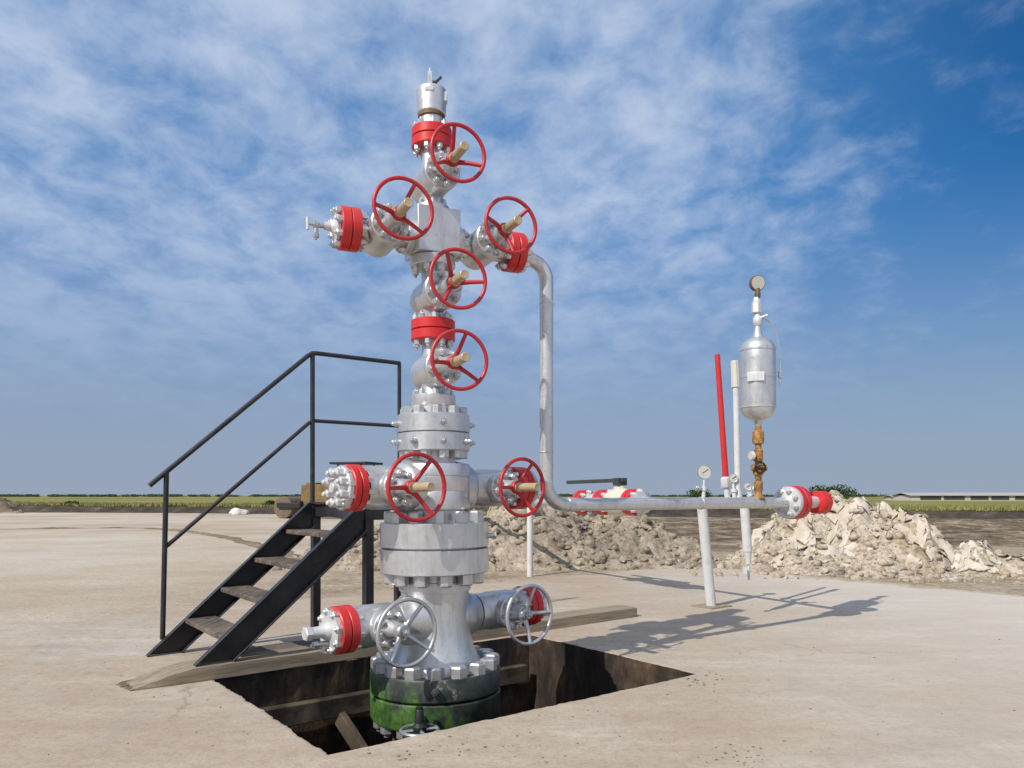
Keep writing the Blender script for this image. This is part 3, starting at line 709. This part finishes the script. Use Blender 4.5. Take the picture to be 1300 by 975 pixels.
q.box(sp_((RUN + LE) / 2 + .012, 0, PH - .06), (LE - RUN) / 2, .02, .06, U1, U2, Z); q.box(sp_((RUN + LE) / 2 + .012, SW, PH - .06), (LE - RUN) / 2, .02, .06, U1, U2, Z)
q.box(sp_(LE + .01, SW / 2, PH - .06), .02, SW / 2 + .018, .058, U1, U2, Z); q.box(sp_(RUN + .045, SW / 2, PH - .06), .02, SW / 2 - .024, .05, U1, U2, Z)
q.build('landing_frame', M['black'], st, 30, .002)
q = MB(); q.box(sp_((RUN + LE) / 2 + .012, SW / 2, PH + .012), (LE - RUN) / 2 + .02, SW / 2 + .018, .008, U1, U2, Z); q.build('landing_plate', M['darkmetal'], st, 30, .002)
for (s_, w_) in ((RUN + .045, 0.), (RUN + .045, SW), (LE - .02, 0.), (LE - .02, SW)):
    q = MB(); q.box(sp_(s_, w_, (PH - .12) / 2), .036, .036, (PH - .12) / 2, U1, U2, Z); q.build('leg', M['black'], st, 30, .003)
q = MB(); q.box(sp_(RUN + .0, -.03, PH - .01), .03, .012, .02, U1, U2, Z); q.build('clip', M['yellow'], st)
def rail(name, pts, r=.0185):
    q = MB(); q.tube([sp_(*p) for p in pts], r, 12); return q.build(name, M['black'], st, 50)
wr = -.012
def zh(s_): return 1.487 + (s_ - .15) * (2.606 - 1.487) / (1.40 - .15)
def zm(s_): return .873 + (s_ - .15) * (1.98 - .873) / (1.40 - .15)
rail('handrail', [(.03, wr, zh(.03)), (1.37, wr, zh(1.37)), (1.42, wr, 2.612), (1.47, wr, 2.616), (LE, wr, 2.616)], .021)
rail('mid_rail', [(.15, wr, zm(.15)), (1.385, wr, zm(1.385)), (1.43, wr, 1.99), (LE, wr, 1.99)], .018)
rail('rail_post', [(.13, wr, .12), (.16, wr, zh(.15))], .021)
rail('rail_post', [(1.42, wr, PH - .12), (1.42, wr, 2.61)], .022)
rail('rail_post', [(LE - .005, wr, PH - .1), (LE - .005, wr, 2.616)], .019)

# ------------------------------------------------------------------ TIMBERS
def timber(a, bb, w, h, mat, label, tipped=0., z0=0.003, name='timber_beam'):
    a = V(a); bb = V(bb); d = (bb - a); L = d.length; d.normalize(); n_ = V((-d.y, d.x, 0))
    o = bpy.data.objects.new(name, None)
    q = MB(); K = 40; ring = []
    for i in range(K + 1):
        t_ = i / K; x = L * t_
        hh = h; front = 0.
        if tipped and x < tipped:
            k = 1 - x / tipped; front = k * w * .10; hh = h * (1 - .86 * k)
        jz = .004 * noise.noise(V((x * 3, 1, 2))); jw = .005 * noise.noise(V((x * 4, 5, 2)))
        ring.append([V((x, front + jw, 0)), V((x, w + jw, 0)), V((x, w + jw - .006, hh - .006 + jz)), V((x, w * .7, hh + jz * .5 + .002 * noise.noise(V((x * 9, 0, 0))))), V((x, max(w * .35, front + .02), hh + jz)), V((x, front + jw + .005, hh - .005 + jz))])
    vs = [p for r_ in ring for p in r_]; m_ = 6; fs = []
    for i in range(K):
        for j in range(m_):
            k = (j + 1) % m_; fs.append((i * m_ + j, (i + 1) * m_ + j, (i + 1) * m_ + k, i * m_ + k))
    fs.append(tuple(range(m_))); fs.append(tuple(reversed(range(K * m_, K * m_ + m_))))
    fs = [tuple(reversed(f)) for f in fs]
    q.add(vs, fs)
    if tipped:
        for _ in range(46):
            y0 = w * random.uniform(.12, .98); z0_ = random.uniform(.003, h * .2); l_ = random.uniform(.005, .07) * (.4 + .6 * y0 / w)
            q.bar((.05, y0, z0_), (-l_, y0 + random.uniform(-.02, .02), max(.003, z0_ - random.uniform(0, .03))), random.uniform(.004, .012), random.uniform(.003, .008))
    o = q.build(name, M[mat], None, 30)
    o.location = (a.x, a.y, z0); o.rotation_euler = (0, 0, math.atan2(d.y, d.x))
    return tag(o, label, 'timber')
ba = at(172, 1261 / 249.); bbp = at(809, 1261 / 154.)
timber(ba, bbp, .30, .098, 'timber', 'long weathered timber beam under the stair foot with a splintered pointed left end', .33)
off = V((-(bbp - ba).normalized().y, (bbp - ba).normalized().x, 0)); dirb = (bbp - ba).normalized()
timber(ba + off * .50 + dirb * .85, ba + off * .50 + dirb * 2.9, .22, .06, 'timber_dark', 'short dark plank on the ground under the stair landing')
timber(ba + off * .33 + dirb * .62, ba + off * .335 + dirb * 3.2, .13, .075, 'timber_dark', 'narrow dark timber lying against the back of the long beam')

def pp(a, b_, z): p = PIT0 + U1 * a + U2 * b_; return V((p.x, p.y, z))
for k, (p0, p1, w_, lab) in enumerate(((pp(.90, 1.84, -.40), pp(1.2, .75, -1.35), .14, 'brown plank leaning inside the pit, standing in for light stripes and braces'),)):
    q = MB(); q.bar(p0 - p0, p1 - p0, w_, .05, U1); o = q.build('pit_stripe_plank', M['pit_wood'], None, 30, .004); o.location = p0; tag(o, lab, 'plank')  # one plank shape stands in for both sunlight stripes and braces in the pit
q = MB(); p0 = pp(.05, PB - .07, -.33); q.bar(p0 - p0, pp(PA - .1, PB - .07, -.33) - p0, .09, .15); o = q.build('pit_beam', M['pit_wood'], None, 30, .006); o.location = p0; tag(o, 'horizontal timber beam against the back wall inside the pit', 'beam')

q = MB(); pts = [at(x_, 1261 / (y_ - HY)) for x_, y_ in ((-60, 672.5), (0, 672), (60, 671.5), (120, 670.5), (185, 670.5), (240, 675), (290, 683), (345, 698), (380, 708))]; vs = []; fs = []; fine_ = []
for a_, b_ in zip(pts, pts[1:]):
    for k in range(14): fine_.append(a_.lerp(b_, k / 14))
for i, p in enumerate(fine_):
    t_ = (fine_[min(i + 1, len(fine_) - 1)] - fine_[max(i - 1, 0)]).normalized(); n_ = V((-t_.y, t_.x, 0)); k = .5 + .8 * noise.noise(p * .7)
    k = max(.08, k); wd = .16 + .1 * noise.noise(p * 1.3)
    for o_, z_ in ((-1.6, -.01), (-.5, .035 * k), (0, .07 * k), (.6, .05 * k), (2.4, -.01)): q_ = p + n_ * (o_ * wd + .05 * noise.noise(p * 4)); vs.append((q_.x, q_.y, z_))
for i in range(len(fine_) - 1):
    for j in range(4): a_ = i * 5 + j; fs.append((a_, a_ + 5, a_ + 6, a_ + 1))
q.add(vs, [tuple(reversed(f)) for f in fs]); tag(q.build('sand_ridge', M['heap_far'], None, 60), kind='structure')
# ------------------------------------------------------------------ HEAPS
def heap(name, cx, cy, hx, hy, ang, hfun, mat, label, res=.09, rough=.16, clods=0, cs=(.05, .16), seed=0., cat='dirt heap'):
    ca, sa = math.cos(ang), math.sin(ang); q = MB()
    nx = int(2 * hx / res); ny = int(2 * hy / res); vs = []; fs = []; hts = {}
    def height(x, y):
        u, v_ = x / hx, y / hy
        b_ = hfun(u, v_)
        if b_ <= 0: return -.06
        n_ = noise.fractal(V((x * .9 + seed, y * .9, seed)), .8, 2.1, 6) * rough * 1.6 + abs(noise.fractal(V((x * 2.6, y * 2.6 + seed, 3)), .9, 2., 4)) * rough * .7
        return b_ + n_ * min(1, b_ * 3.) - .05
    for j in range(ny + 1):
        for i in range(nx + 1):
            x = -hx + 2 * hx * i / nx; y = -hy + 2 * hy * j / ny
            jx = x + .03 * noise.noise(V((x * 5, y * 5, 1))); jy = y + .03 * noise.noise(V((x * 5, y * 5, 7)))
            vs.append((jx, jy, height(x, y)))
    for j in range(ny):
        for i in range(nx):
            a_ = j * (nx + 1) + i; fs.append((a_, a_ + 1, a_ + nx + 2, a_ + nx + 1))
    q.add(vs, fs)
    for _ in range(clods):
        x = random.uniform(-1, 1) * hx; y = random.uniform(-1, .5) * hy; z = height(x, y)
        if z < .0 and random.random() < .75: continue
        if z < -.055: z = 0.
        r_ = cs[0] + (cs[1] - cs[0]) * random.random() ** 3
        q.blob((x, y, max(z, 0) + r_ * .15), r_ * random.uniform(.7, 1.4), r_ * random.uniform(.7, 1.3), r_ * random.uniform(.6, 1.), random.random() * 90, .6, 2 if r_ > .05 else 1, 1.5)
    o = q.build(name, M[mat], None, 70); o.location = (cx, cy, 0); o.rotation_euler = (0, 0, ang)
    return tag(o, label, cat), height
def sm(x): x = max(0, min(1, x)); return x * x * (3 - 2 * x)
def h_mid(u, v_):
    r_ = max(0, 1 - (abs(u) ** 2.6)) ; prof = .98 + .16 * math.sin(u * 5 + 1) + .12 * math.sin(u * 11)
    return max(0, r_ ** .8 * prof * max(0, 1 - abs(v_ - .05) ** 1.7) ** 1.1) * 1.0
heap('dirt_heap', -.15, 15.4, 4.1, 2.3, .05, h_mid, 'heap', 'long grey brown heap of lumpy clay behind the wellhead', .055, .24, 1900, (.012, .10), 3.)
def h_right(u, v_):
    # main peak left of centre, shoulder to the right
    a_ = 1.30 * math.exp(-((u + .06) / .34) ** 2 - (v_ / .52) ** 2) + .72 * math.exp(-((u - .36) / .22) ** 2 - ((v_ + .05) / .5) ** 2) + .50 * math.exp(-((u + .50) / .28) ** 2 - ((v_ + .1) / .45) ** 2)
    return max(0, a_ * .93 - .10)
hr, hfr = heap('dirt_heap', 6.35, 14.1, 3.0, 2.7, -.25, h_right, 'heap_pale', 'tall pale heap of earth and torn sheeting at the right', .055, .25, 2400, (.012, .085), 11.)
def h_small(u, v_):
    a_ = .62 * math.exp(-((u + .42) / .30) ** 2 - (v_ / .5) ** 2) + .75 * math.exp(-((u - .35) / .35) ** 2 - (v_ / .5) ** 2)
    return max(0, a_ - .08)
hs_, hfs = heap('dirt_heap', 8.45, 12.6, 1.7, 1.1, -.45, h_small, 'heap_pale', 'low pale heap at the right edge, before the taller one', .06, .16, 250, (.02, .10), 21.)
def h_far(u, v_): return max(0, 1.55 * math.exp(-(u / .55) ** 2 - (v_ / .55) ** 2) - .1)
heap('dirt_heap', -42.5, 60, 6.5, 4, 0, h_far, 'heap_far', 'distant brown dirt heap at the left edge before the field', .3, .4, 60, (.1, .35), 31.)

# torn sheets draped on the right heaps
shq = MB()
def sheet(hx_, hy_, hf, o, L_s, W_s, ang):
    n, m_ = 10, 5; vs = []; fs = []; ca, sa = math.cos(ang), math.sin(ang); sd = random.random() * 99
    amp = random.uniform(.015, .06)
    for i in range(n + 1):
        for j in range(m_ + 1):
            u = (i / n - .5) * L_s; w_ = (j / m_ - .5) * W_s * max(.06, (1 + 1.5 * noise.noise(V((i * .9, sd, 0 if j < 3 else 4))))) * (1 - .8 * abs(2 * i / n - 1) ** 3)
            x = hx_ + u * ca - w_ * sa; y = hy_ + u * sa + w_ * ca
            z = hf(x, y); z = max(z, 0.)
            z += .022 + amp * abs(noise.fractal(V((x * 3, y * 3, sd)), .8, 2., 3)) + .018 * noise.noise(V((u * 9, w_ * 9, sd)))
            x += .09 * noise.noise(V((u * 6, w_ * 9, sd + 5))); y += .09 * noise.noise(V((u * 4, w_ * 6, sd + 9)))
            vs.append(V((x, y, z)))
    for i in range(n):
        for j in range(m_):
            a_ = i * (m_ + 1) + j; fs.append((a_, a_ + 1, a_ + m_ + 2, a_ + m_ + 1))
    mat = Matrix.Translation(o.location) @ Matrix.Rotation(o.rotation_euler.z, 4, 'Z')
    top = [mat @ p for p in vs]; bot_ = [p - Z * .012 for p in top]; k = len(top)
    shq.add(top + bot_, fs + [tuple(i + k for i in reversed(f)) for f in fs])
for _ in range(190):
    x = random.gauss(-.45, 1.0) if random.random() < .75 else random.gauss(.9, .4); y = random.uniform(-1.9, .7)
    if -.1 < x < .7 and y < -.25 and random.random() < .8: continue
    if hfr(x, y) < .12: continue
    sheet(x, y, hfr, hr, random.uniform(.2, .75), random.uniform(.05, .22), random.gauss(.35 if x < -.1 else -.35, .7))
for _ in range(70):
    x = random.gauss(-.2, .8); y = random.uniform(-.7, .4)
    if hfs(x, y) < .08: continue
    sheet(x, y, hfs, hs_, random.uniform(.2, .6), random.uniform(.03, .16), random.gauss(-.6, .7))
tag(shq.build('torn_sheeting', M['sheet'], None, 75), 'pale torn sheets and rags tangled over the right hand heaps', 'sheeting', kind='stuff')

q = MB(); vs = []; fs = []; nx, ny = 170, 90
for j in range(ny + 1):
    for i in range(nx + 1):
        y = 18.5 + 26 * (j / ny) ** 1.3; x = -6 + 46 * i / nx
        e_ = min(1, (i / nx) * 8, (1 - i / nx) * 8, (j / ny) * 6, (1 - j / ny) * 6)
        n_ = noise.fractal(V((x * .35, y * .35, 4)), .8, 2.1, 5); r_ = abs(noise.noise(V((x * .12 + 3, y * .45, 8))))
        vs.append((x + .1 * noise.noise(V((x * 2, y * 2, 1))), y, -.09 + e_ * (.12 + .16 * n_ + .16 * r_)))
for j in range(ny):
    for i in range(nx):
        a_ = j * (nx + 1) + i; fs.append((a_, a_ + 1, a_ + nx + 2, a_ + nx + 1))
q.add(vs, fs); tag(q.build('dug_soil', M['soil'], None, 25), kind='structure')

# ------------------------------------------------------------------ FIELD, BANK, GRASS
def fe(x):          # front edge of the raised field
    return 50 - .28 * x + 1.5 * noise.noise(V((x * .06, 3, 0))) + .5 * noise.noise(V((x * .4, 8, 0)))
def fz(x): return .50 + .12 * noise.noise(V((x * .15, 1, 5))) + .06 * noise.noise(V((x * .9, 2, 5)))
xs = [-140 + i * .5 for i in range(561)]
q = MB(); vs = []; fs = []
for x in xs:
    y = fe(x); z = fz(x)
    for k, (dy, zz) in enumerate(((-1.6, -.03), (-1.0, z * .35), (-.55, z * .75), (0, z))):
        vs.append((x + .2 * noise.noise(V((x, k, 1))), y + dy + .25 * noise.noise(V((x * .8, k, 4))), zz))
for i in range(len(xs) - 1):
    for k in range(3):
        a_ = i * 4 + k; fs.append((a_, a_ + 4, a_ + 5, a_ + 1))
q.add(vs, fs); tag(q.build('earth_bank', M['bank'], None, 30), kind='structure')
q = MB(); vs = []; fs = []
for x in xs:
    y = fe(x); z = fz(x)
    for (dy, zz) in ((-.02, z + .004), (8, .46), (30, .36), (70, .12), (150, .012)):
        s_ = 1 + dy / 70.; vs.append((x * (s_ if dy > 0 else 1), y + dy, zz))
    vs.append((x * 60, 5000, .012))
for i in range(len(xs) - 1):
    for k in range(5):
        a_ = i * 6 + k; fs.append((a_, a_ + 6, a_ + 7, a_ + 1))
q.add(vs, fs); tag(q.build('field', M['field'], None, 30), kind='structure')
q = MB()
for _ in range(26000):
    x = random.uniform(-55, 50); dy = random.random() ** 2 * 26 - .3; y = fe(x) + dy
    if abs(x / y) > .75: continue
    z = fz(x) if dy < .1 else fz(x) + (.46 - fz(x)) * min(1, dy / 8) - max(0, dy - 8) * .0045
    hh = random.uniform(.10, .22) * (1 + .8 * max(0, noise.noise(V((x * .25, y * .25, 9))))); a_ = random.uniform(0, 3.14); w_ = random.uniform(.03, .07)
    dx, dyy = math.cos(a_) * w_, math.sin(a_) * w_; lx, ly = random.gauss(0, .3) * hh, random.gauss(0, .3) * hh
    q.add([(x - dx, y - dyy, z - .03), (x + dx, y + dyy, z - .03), (x + lx, y + ly, z + hh)], [(0, 1, 2)])
tag(q.build('grass', M['grass'], None, 0), 'yellow green grass along the edge of the field', 'grass', kind='stuff')

# ------------------------------------------------------------------ BUSHES, TREES
def crown(q, c, rx, ry, rz, n, leaf, seed):
    lobes = [(V((random.uniform(-.6, .6) * rx, random.uniform(-.6, .6) * ry, random.uniform(-.3, .5) * rz)), random.uniform(.35, .6)) for _ in range(9)]
    for _ in range(n):
        lc, lr = random.choice(lobes)
        d = V((random.gauss(0, 1), random.gauss(0, 1), random.gauss(0, 1))).normalized() * (random.random() ** .4)
        p = V(c) + lc + V((d.x * rx * lr, d.y * ry * lr, d.z * rz * lr))
        if p.z < 0.02: continue
        a_ = V((random.gauss(0, 1), random.gauss(0, 1), random.gauss(0, 1))).normalized(); b_ = a_.orthogonal().normalized()
        s_ = leaf * random.uniform(.5, 1.3); w_ = a_.cross(b_)
        q.add([p - b_ * s_, p + w_ * s_ * .6, p + b_ * s_, p - w_ * s_ * .6], [(0, 1, 2, 3)])
def bush(name, px, D, wpx, toppy, label, cat='bush', group=None, n=900, leaf=.12, zg=0.):
    c_ = at(px, D); w_ = wpx / F * D; top = H + (HY - toppy) / F * D - zg
    o = empty(name, (c_.x, c_.y, zg), label, cat, group)
    q = MB(); crown(q, (0, 0, top * .55), w_ / 2 * 1.15, w_ / 2, top * .52, n, leaf, 1); q.build('foliage', M['leaf'], o, 0)
    q = MB()
    for k in range(5):
        a_ = random.uniform(0, 6.28); e = V((math.cos(a_) * w_ * .25, math.sin(a_) * w_ * .25, top * .7)); q.tube([(0, 0, -.05), e * .5 + V((.05, 0, .05)), e], [.06, .04, .015], 6)
    q.build('stem', M['bark'], o)
bush('bush', 1057, 80, 58, 613, 'dark green bush rising behind the peak of the tall pale heap', n=2600, leaf=.13, zg=.2)
bush('bush', 886, 90, 34, 620, 'small dark bush on the horizon behind the pressure gauge', n=900, leaf=.13, zg=.2)
for px, w_, tp in ((90, 14, 638), (330, 10, 637), (343, 16, 634), (365, 14, 637)):
    pass
bush('bush', 90, 62, 16, 636, 'low dark bush on the earth bank nearest the left edge', n=350, leaf=.10, zg=.2)
bush('bush', 341, 60, 14, 635, 'low dark bush on the earth bank just left of the yellow road roller', n=350, leaf=.10, zg=.2)
q = MB()
for i in range(420):
    x = -650 + i * 3.1 + random.uniform(-2, 2); D = 760 + random.uniform(-60, 60); hh = random.uniform(1.7, 2.4) + .7 * noise.noise(V((x * .01, 0, 0)))
    if 120 < x < 380: hh *= .9
    for _ in range(60):
        p = V((x + random.gauss(0, 2.4), D + random.gauss(0, 2), random.random() * hh)); s_ = random.uniform(.5, 1.1)
        a_ = random.uniform(0, 3.14); q.add([p + V((math.cos(a_) * s_, math.sin(a_) * s_, -s_ * .5)), p + V((-math.cos(a_) * s_, -math.sin(a_) * s_, -s_ * .5)), p + V((random.uniform(-.4, .4), .4, s_ * .8))], [(0, 1, 2)])
tag(q.build('tree_line', M['leaf'], None, 0), 'far low line of green trees along the horizon', 'tree line', kind='stuff')

# ------------------------------------------------------------------ SHEDS
def shed(px0, px1, D, yb, yt, label, openings, depth=9.):
    a_ = at(px0, D); bb = at(px1, D); L = bb.x - a_.x; zt = H + (HY - yt) / F * D; ze = zt * .72
    o = empty('farm_shed', (a_.x, D, 0), label, 'shed')
    q = MB(); q.box((L / 2, depth / 2, ze / 2), L / 2, depth / 2, ze / 2); q.build('wall', M['shedwall'], o)
    q = MB(); e = .5
    pr = [(-e, ze - .12), (depth / 2, zt), (depth + e, ze - .12), (depth + e, ze + .02), (depth / 2, zt + .14), (-e, ze + .02)]
    vs = [(-e, y, z) for y, z in pr] + [(L + e, y, z) for y, z in pr]
    q.add(vs, [tuple(reversed(range(6))), tuple(range(6, 12))] + [(i, (i + 1) % 6, (i + 1) % 6 + 6, i + 6) for i in range(6)]); q.build('roof', M['shedroof'], o, 0)
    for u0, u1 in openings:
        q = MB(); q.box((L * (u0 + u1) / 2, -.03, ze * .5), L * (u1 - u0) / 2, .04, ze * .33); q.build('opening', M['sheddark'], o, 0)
shed(1157, 1345, 190, 637, 626, 'long low pale shed with a light roof beyond the field', [(.06, .2), (.22, .36), (.4, .52), (.54, .66), (.7, .8), (.84, .95)])
shed(1136, 1154, 205, 636, 629, 'tiny pale shed left of the long low one', [(.3, .6)], 6.)
q = MB(); q.blob((0, 0, .12), .62, .5, .33, 4., .5, 3); o = q.build('boulder', M['rock'], None, 30); c_ = at(303, 52); o.location = (c_.x, c_.y, 0); tag(o, 'white boulder on the sand below the dark bank', 'boulder')

# ------------------------------------------------------------------ ROAD ROLLER
rc = at(372, 44)
ro = empty('road_roller', (rc.x, rc.y, 0), 'muddy yellow road roller parked on the sand beyond the staircase', 'road roller', rot=(0, 0, R(-20)))
# local x forward(left, negative), drum at x=0
q = MB(); q.cyl((0, -.95, .62), (0, .95, .62), .62, seg=40, ch=.02); q.build('drum', M['drum'], ro)
q = MB()
for s_ in (-1, 1): q.box((.45, s_ * 1.05, .75), .75, .06, .14)
q.box((1.15, 0, .8), .1, 1.1, .18); q.build('drum_frame', M['darkmetal'], ro, 30, .02)
q = MB(); q.box((2.9, 0, .95), 1.8, .8, .22); q.box((2.1, 0, 1.5), 1.05, .72, .42); q.box((1.55, 0, 1.95), .35, .5, .08); q.build('body', M['yellow'], ro, 30, .05)
q = MB(); q.box((3.9, 0, 1.35), .28, .45, .12); q.box((4.25, 0, 1.7), .07, .45, .3); q.build('driver_seat', M['rubber'], ro, 30, .03)
q = MB()
for sx in (3.45, 4.9):
    for s_ in (-1, 1): q = MB(); q.cyl((sx, s_ * .7, 1.1), (sx, s_ * .7, 3.02), .04, seg=10); q.build('canopy_post', M['darkmetal'], ro)
q = MB(); q.box((4.2, 0, 3.08), 1.15, .95, .06); q.build('canopy', M['darkmetal'], ro, 30, .03)
for s_ in (-1, 1):
    q = MB(); q.lathe((4.1, s_ * .95, .72), (0, s_, 0), [(-.26, .5), (-.24, .68), (-.12, .72), (.12, .72), (.24, .68), (.26, .5)], 32); wv = q.build('wheel', M['rubber'], ro)
    q = MB(); q.lathe((4.1, s_ * .95, .72), (0, s_, 0), [(.1, .38), (.262, .36), (.264, .2), (.3, .15), (.3, 0)], 24); q.build('rim', M['yellow'], wv)

# ------------------------------------------------------------------ WORLD, SUN, CAMERA
SAZ, SEL = R(47.4), R(42.0)
sd = V((math.cos(SAZ) * math.cos(SEL), math.sin(SAZ) * math.cos(SEL), -math.sin(SEL)))
sl = bpy.data.lights.new('sun', 'SUN'); sl.energy = 4.15; sl.angle = R(.5); sl.color = (1, .93, .83)
so = bpy.data.objects.new('sun', sl); COL.objects.link(so); so.rotation_euler = sd.to_track_quat('-Z', 'Y').to_euler()
w = bpy.data.worlds.new('World'); sc.world = w; w.use_nodes = True
t = w.node_tree; bg = t.nodes['Background']; bg.inputs['Strength'].default_value = .1
sky = N(t, 'ShaderNodeTexSky', sky_type='NISHITA', sun_disc=False)
sky.sun_elevation = SEL; sky.sun_rotation = math.atan2(-math.cos(SAZ), -math.sin(SAZ)); sky.altitude = 0; sky.air_density = 1.2; sky.dust_density = .6; sky.ozone_density = 2.5
tc = N(t, 'ShaderNodeTexCoord'); sep = N(t, 'ShaderNodeSeparateXYZ'); t.links.new(tc.outputs['Generated'], sep.inputs[0])
zz = math_n(t, 'ADD', math_n(t, 'MAXIMUM', sep.outputs['Z'], 0.), .24)
cu = math_n(t, 'DIVIDE', sep.outputs['X'], zz); cv = math_n(t, 'DIVIDE', sep.outputs['Y'], zz)
cmb = N(t, 'ShaderNodeCombineXYZ'); t.links.new(cu, cmb.inputs[0]); t.links.new(cv, cmb.inputs[1])
def cn(scale, detail, rough, rot=0., s3=(1, 1, 1), loc=(0, 0, 0), dist=0.):
    mp = N(t, 'ShaderNodeMapping'); mp.inputs['Scale'].default_value = s3; mp.inputs['Rotation'].default_value = (0, 0, rot); mp.inputs['Location'].default_value = loc
    t.links.new(cmb.outputs[0], mp.inputs['Vector'])
    n = N(t, 'ShaderNodeTexNoise', Scale=scale, Detail=detail, Roughness=rough, Distortion=dist); t.links.new(mp.outputs['Vector'], n.inputs['Vector']); return n.outputs['Fac']
cov = cn(.9, 3., .5, loc=(3.1, 1.2, 0)); puff = cn(8.6, 8., .60, R(20), (1., .86, 1), dist=.25); wisp = cn(2.7, 6., .55, R(-18), (1, .80, 1), (5, 2, 0), .25)
# coverage falls off towards the right
side = N(t, 'ShaderNodeMapRange', interpolation_type='SMOOTHSTEP'); ratio = math_n(t, 'DIVIDE', sep.outputs['X'], math_n(t, 'MAXIMUM', sep.outputs['Y'], .05))
t.links.new(ratio, side.inputs[0]); side.inputs[1].default_value = .10; side.inputs[2].default_value = .62; side.inputs[3].default_value = .11; side.inputs[4].default_value = -.13
dens = math_n(t, 'ADD', math_n(t, 'ADD', math_n(t, 'MULTIPLY', puff, .54), math_n(t, 'MULTIPLY', wisp, .44)), math_n(t, 'MULTIPLY', cov, .22))
dens = math_n(t, 'ADD', dens, side.outputs[0])
mask = N(t, 'ShaderNodeMapRange', interpolation_type='SMOOTHSTEP'); t.links.new(dens, mask.inputs[0]); mask.inputs[1].default_value = .46; mask.inputs[2].default_value = .90; mask.inputs[4].default_value = .92
# thin cloud veil fades towards the horizon
fade = N(t, 'ShaderNodeMapRange', interpolation_type='SMOOTHSTEP'); t.links.new(sep.outputs['Z'], fade.inputs[0]); fade.inputs[1].default_value = .04; fade.inputs[2].default_value = .36
cm = math_n(t, 'MULTIPLY', mask.outputs[0], fade.outputs[0])
hz = N(t, 'ShaderNodeMapRange', interpolation_type='SMOOTHSTEP'); t.links.new(sep.outputs['Z'], hz.inputs[0]); hz.inputs[1].default_value = -.02; hz.inputs[2].default_value = .38; hz.inputs[3].default_value = .95; hz.inputs[4].default_value = 0.
skc = mixc(t, 1., sky.outputs[0], (.12, .48, .82), 'MULTIPLY')
veil = N(t, 'ShaderNodeMapRange', interpolation_type='SMOOTHSTEP'); t.links.new(ratio, veil.inputs[0]); veil.inputs[1].default_value = .2; veil.inputs[2].default_value = .75; veil.inputs[3].default_value = .6; veil.inputs[4].default_value = 0.
skc = mixc(t, veil.outputs[0], skc, (1.0, 3.0, 6.5))
skc = mixc(t, hz.outputs[0], skc, (3.25, 3.85, 4.95))
c = mixc(t, cm, skc, (5.5, 6.4, 8.1))
# unseen sky behind the camera and overhead, brightened to add fill in the shadows
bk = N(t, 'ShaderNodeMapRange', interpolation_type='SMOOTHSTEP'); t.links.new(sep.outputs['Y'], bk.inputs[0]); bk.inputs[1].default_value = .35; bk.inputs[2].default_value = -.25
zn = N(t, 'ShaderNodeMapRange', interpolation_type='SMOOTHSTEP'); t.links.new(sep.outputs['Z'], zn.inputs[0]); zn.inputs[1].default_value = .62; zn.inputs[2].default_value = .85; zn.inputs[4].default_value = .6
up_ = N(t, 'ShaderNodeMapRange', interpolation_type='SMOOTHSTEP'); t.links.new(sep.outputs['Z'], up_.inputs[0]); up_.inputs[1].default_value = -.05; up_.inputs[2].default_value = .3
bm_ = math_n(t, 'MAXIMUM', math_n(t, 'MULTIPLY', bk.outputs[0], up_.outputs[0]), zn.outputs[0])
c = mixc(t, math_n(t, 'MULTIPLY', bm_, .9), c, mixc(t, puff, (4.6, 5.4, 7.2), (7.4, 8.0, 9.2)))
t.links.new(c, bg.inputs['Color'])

cam = bpy.data.cameras.new('camera'); co = bpy.data.objects.new('camera', cam); COL.objects.link(co)
co.location = (0, 0, H); co.rotation_euler = (R(90), 0, 0)
cam.sensor_width = 36; cam.lens = 36 * F / 1300; cam.shift_y = (HY - 487.5) / 1300; cam.clip_end = 20000; cam.clip_start = .05
sc.camera = co
sc.view_settings.view_transform = 'Standard'; sc.view_settings.look = 'None'; sc.view_settings.exposure = 0.; sc.view_settings.gamma = 1
sc.render.engine = 'CYCLES'
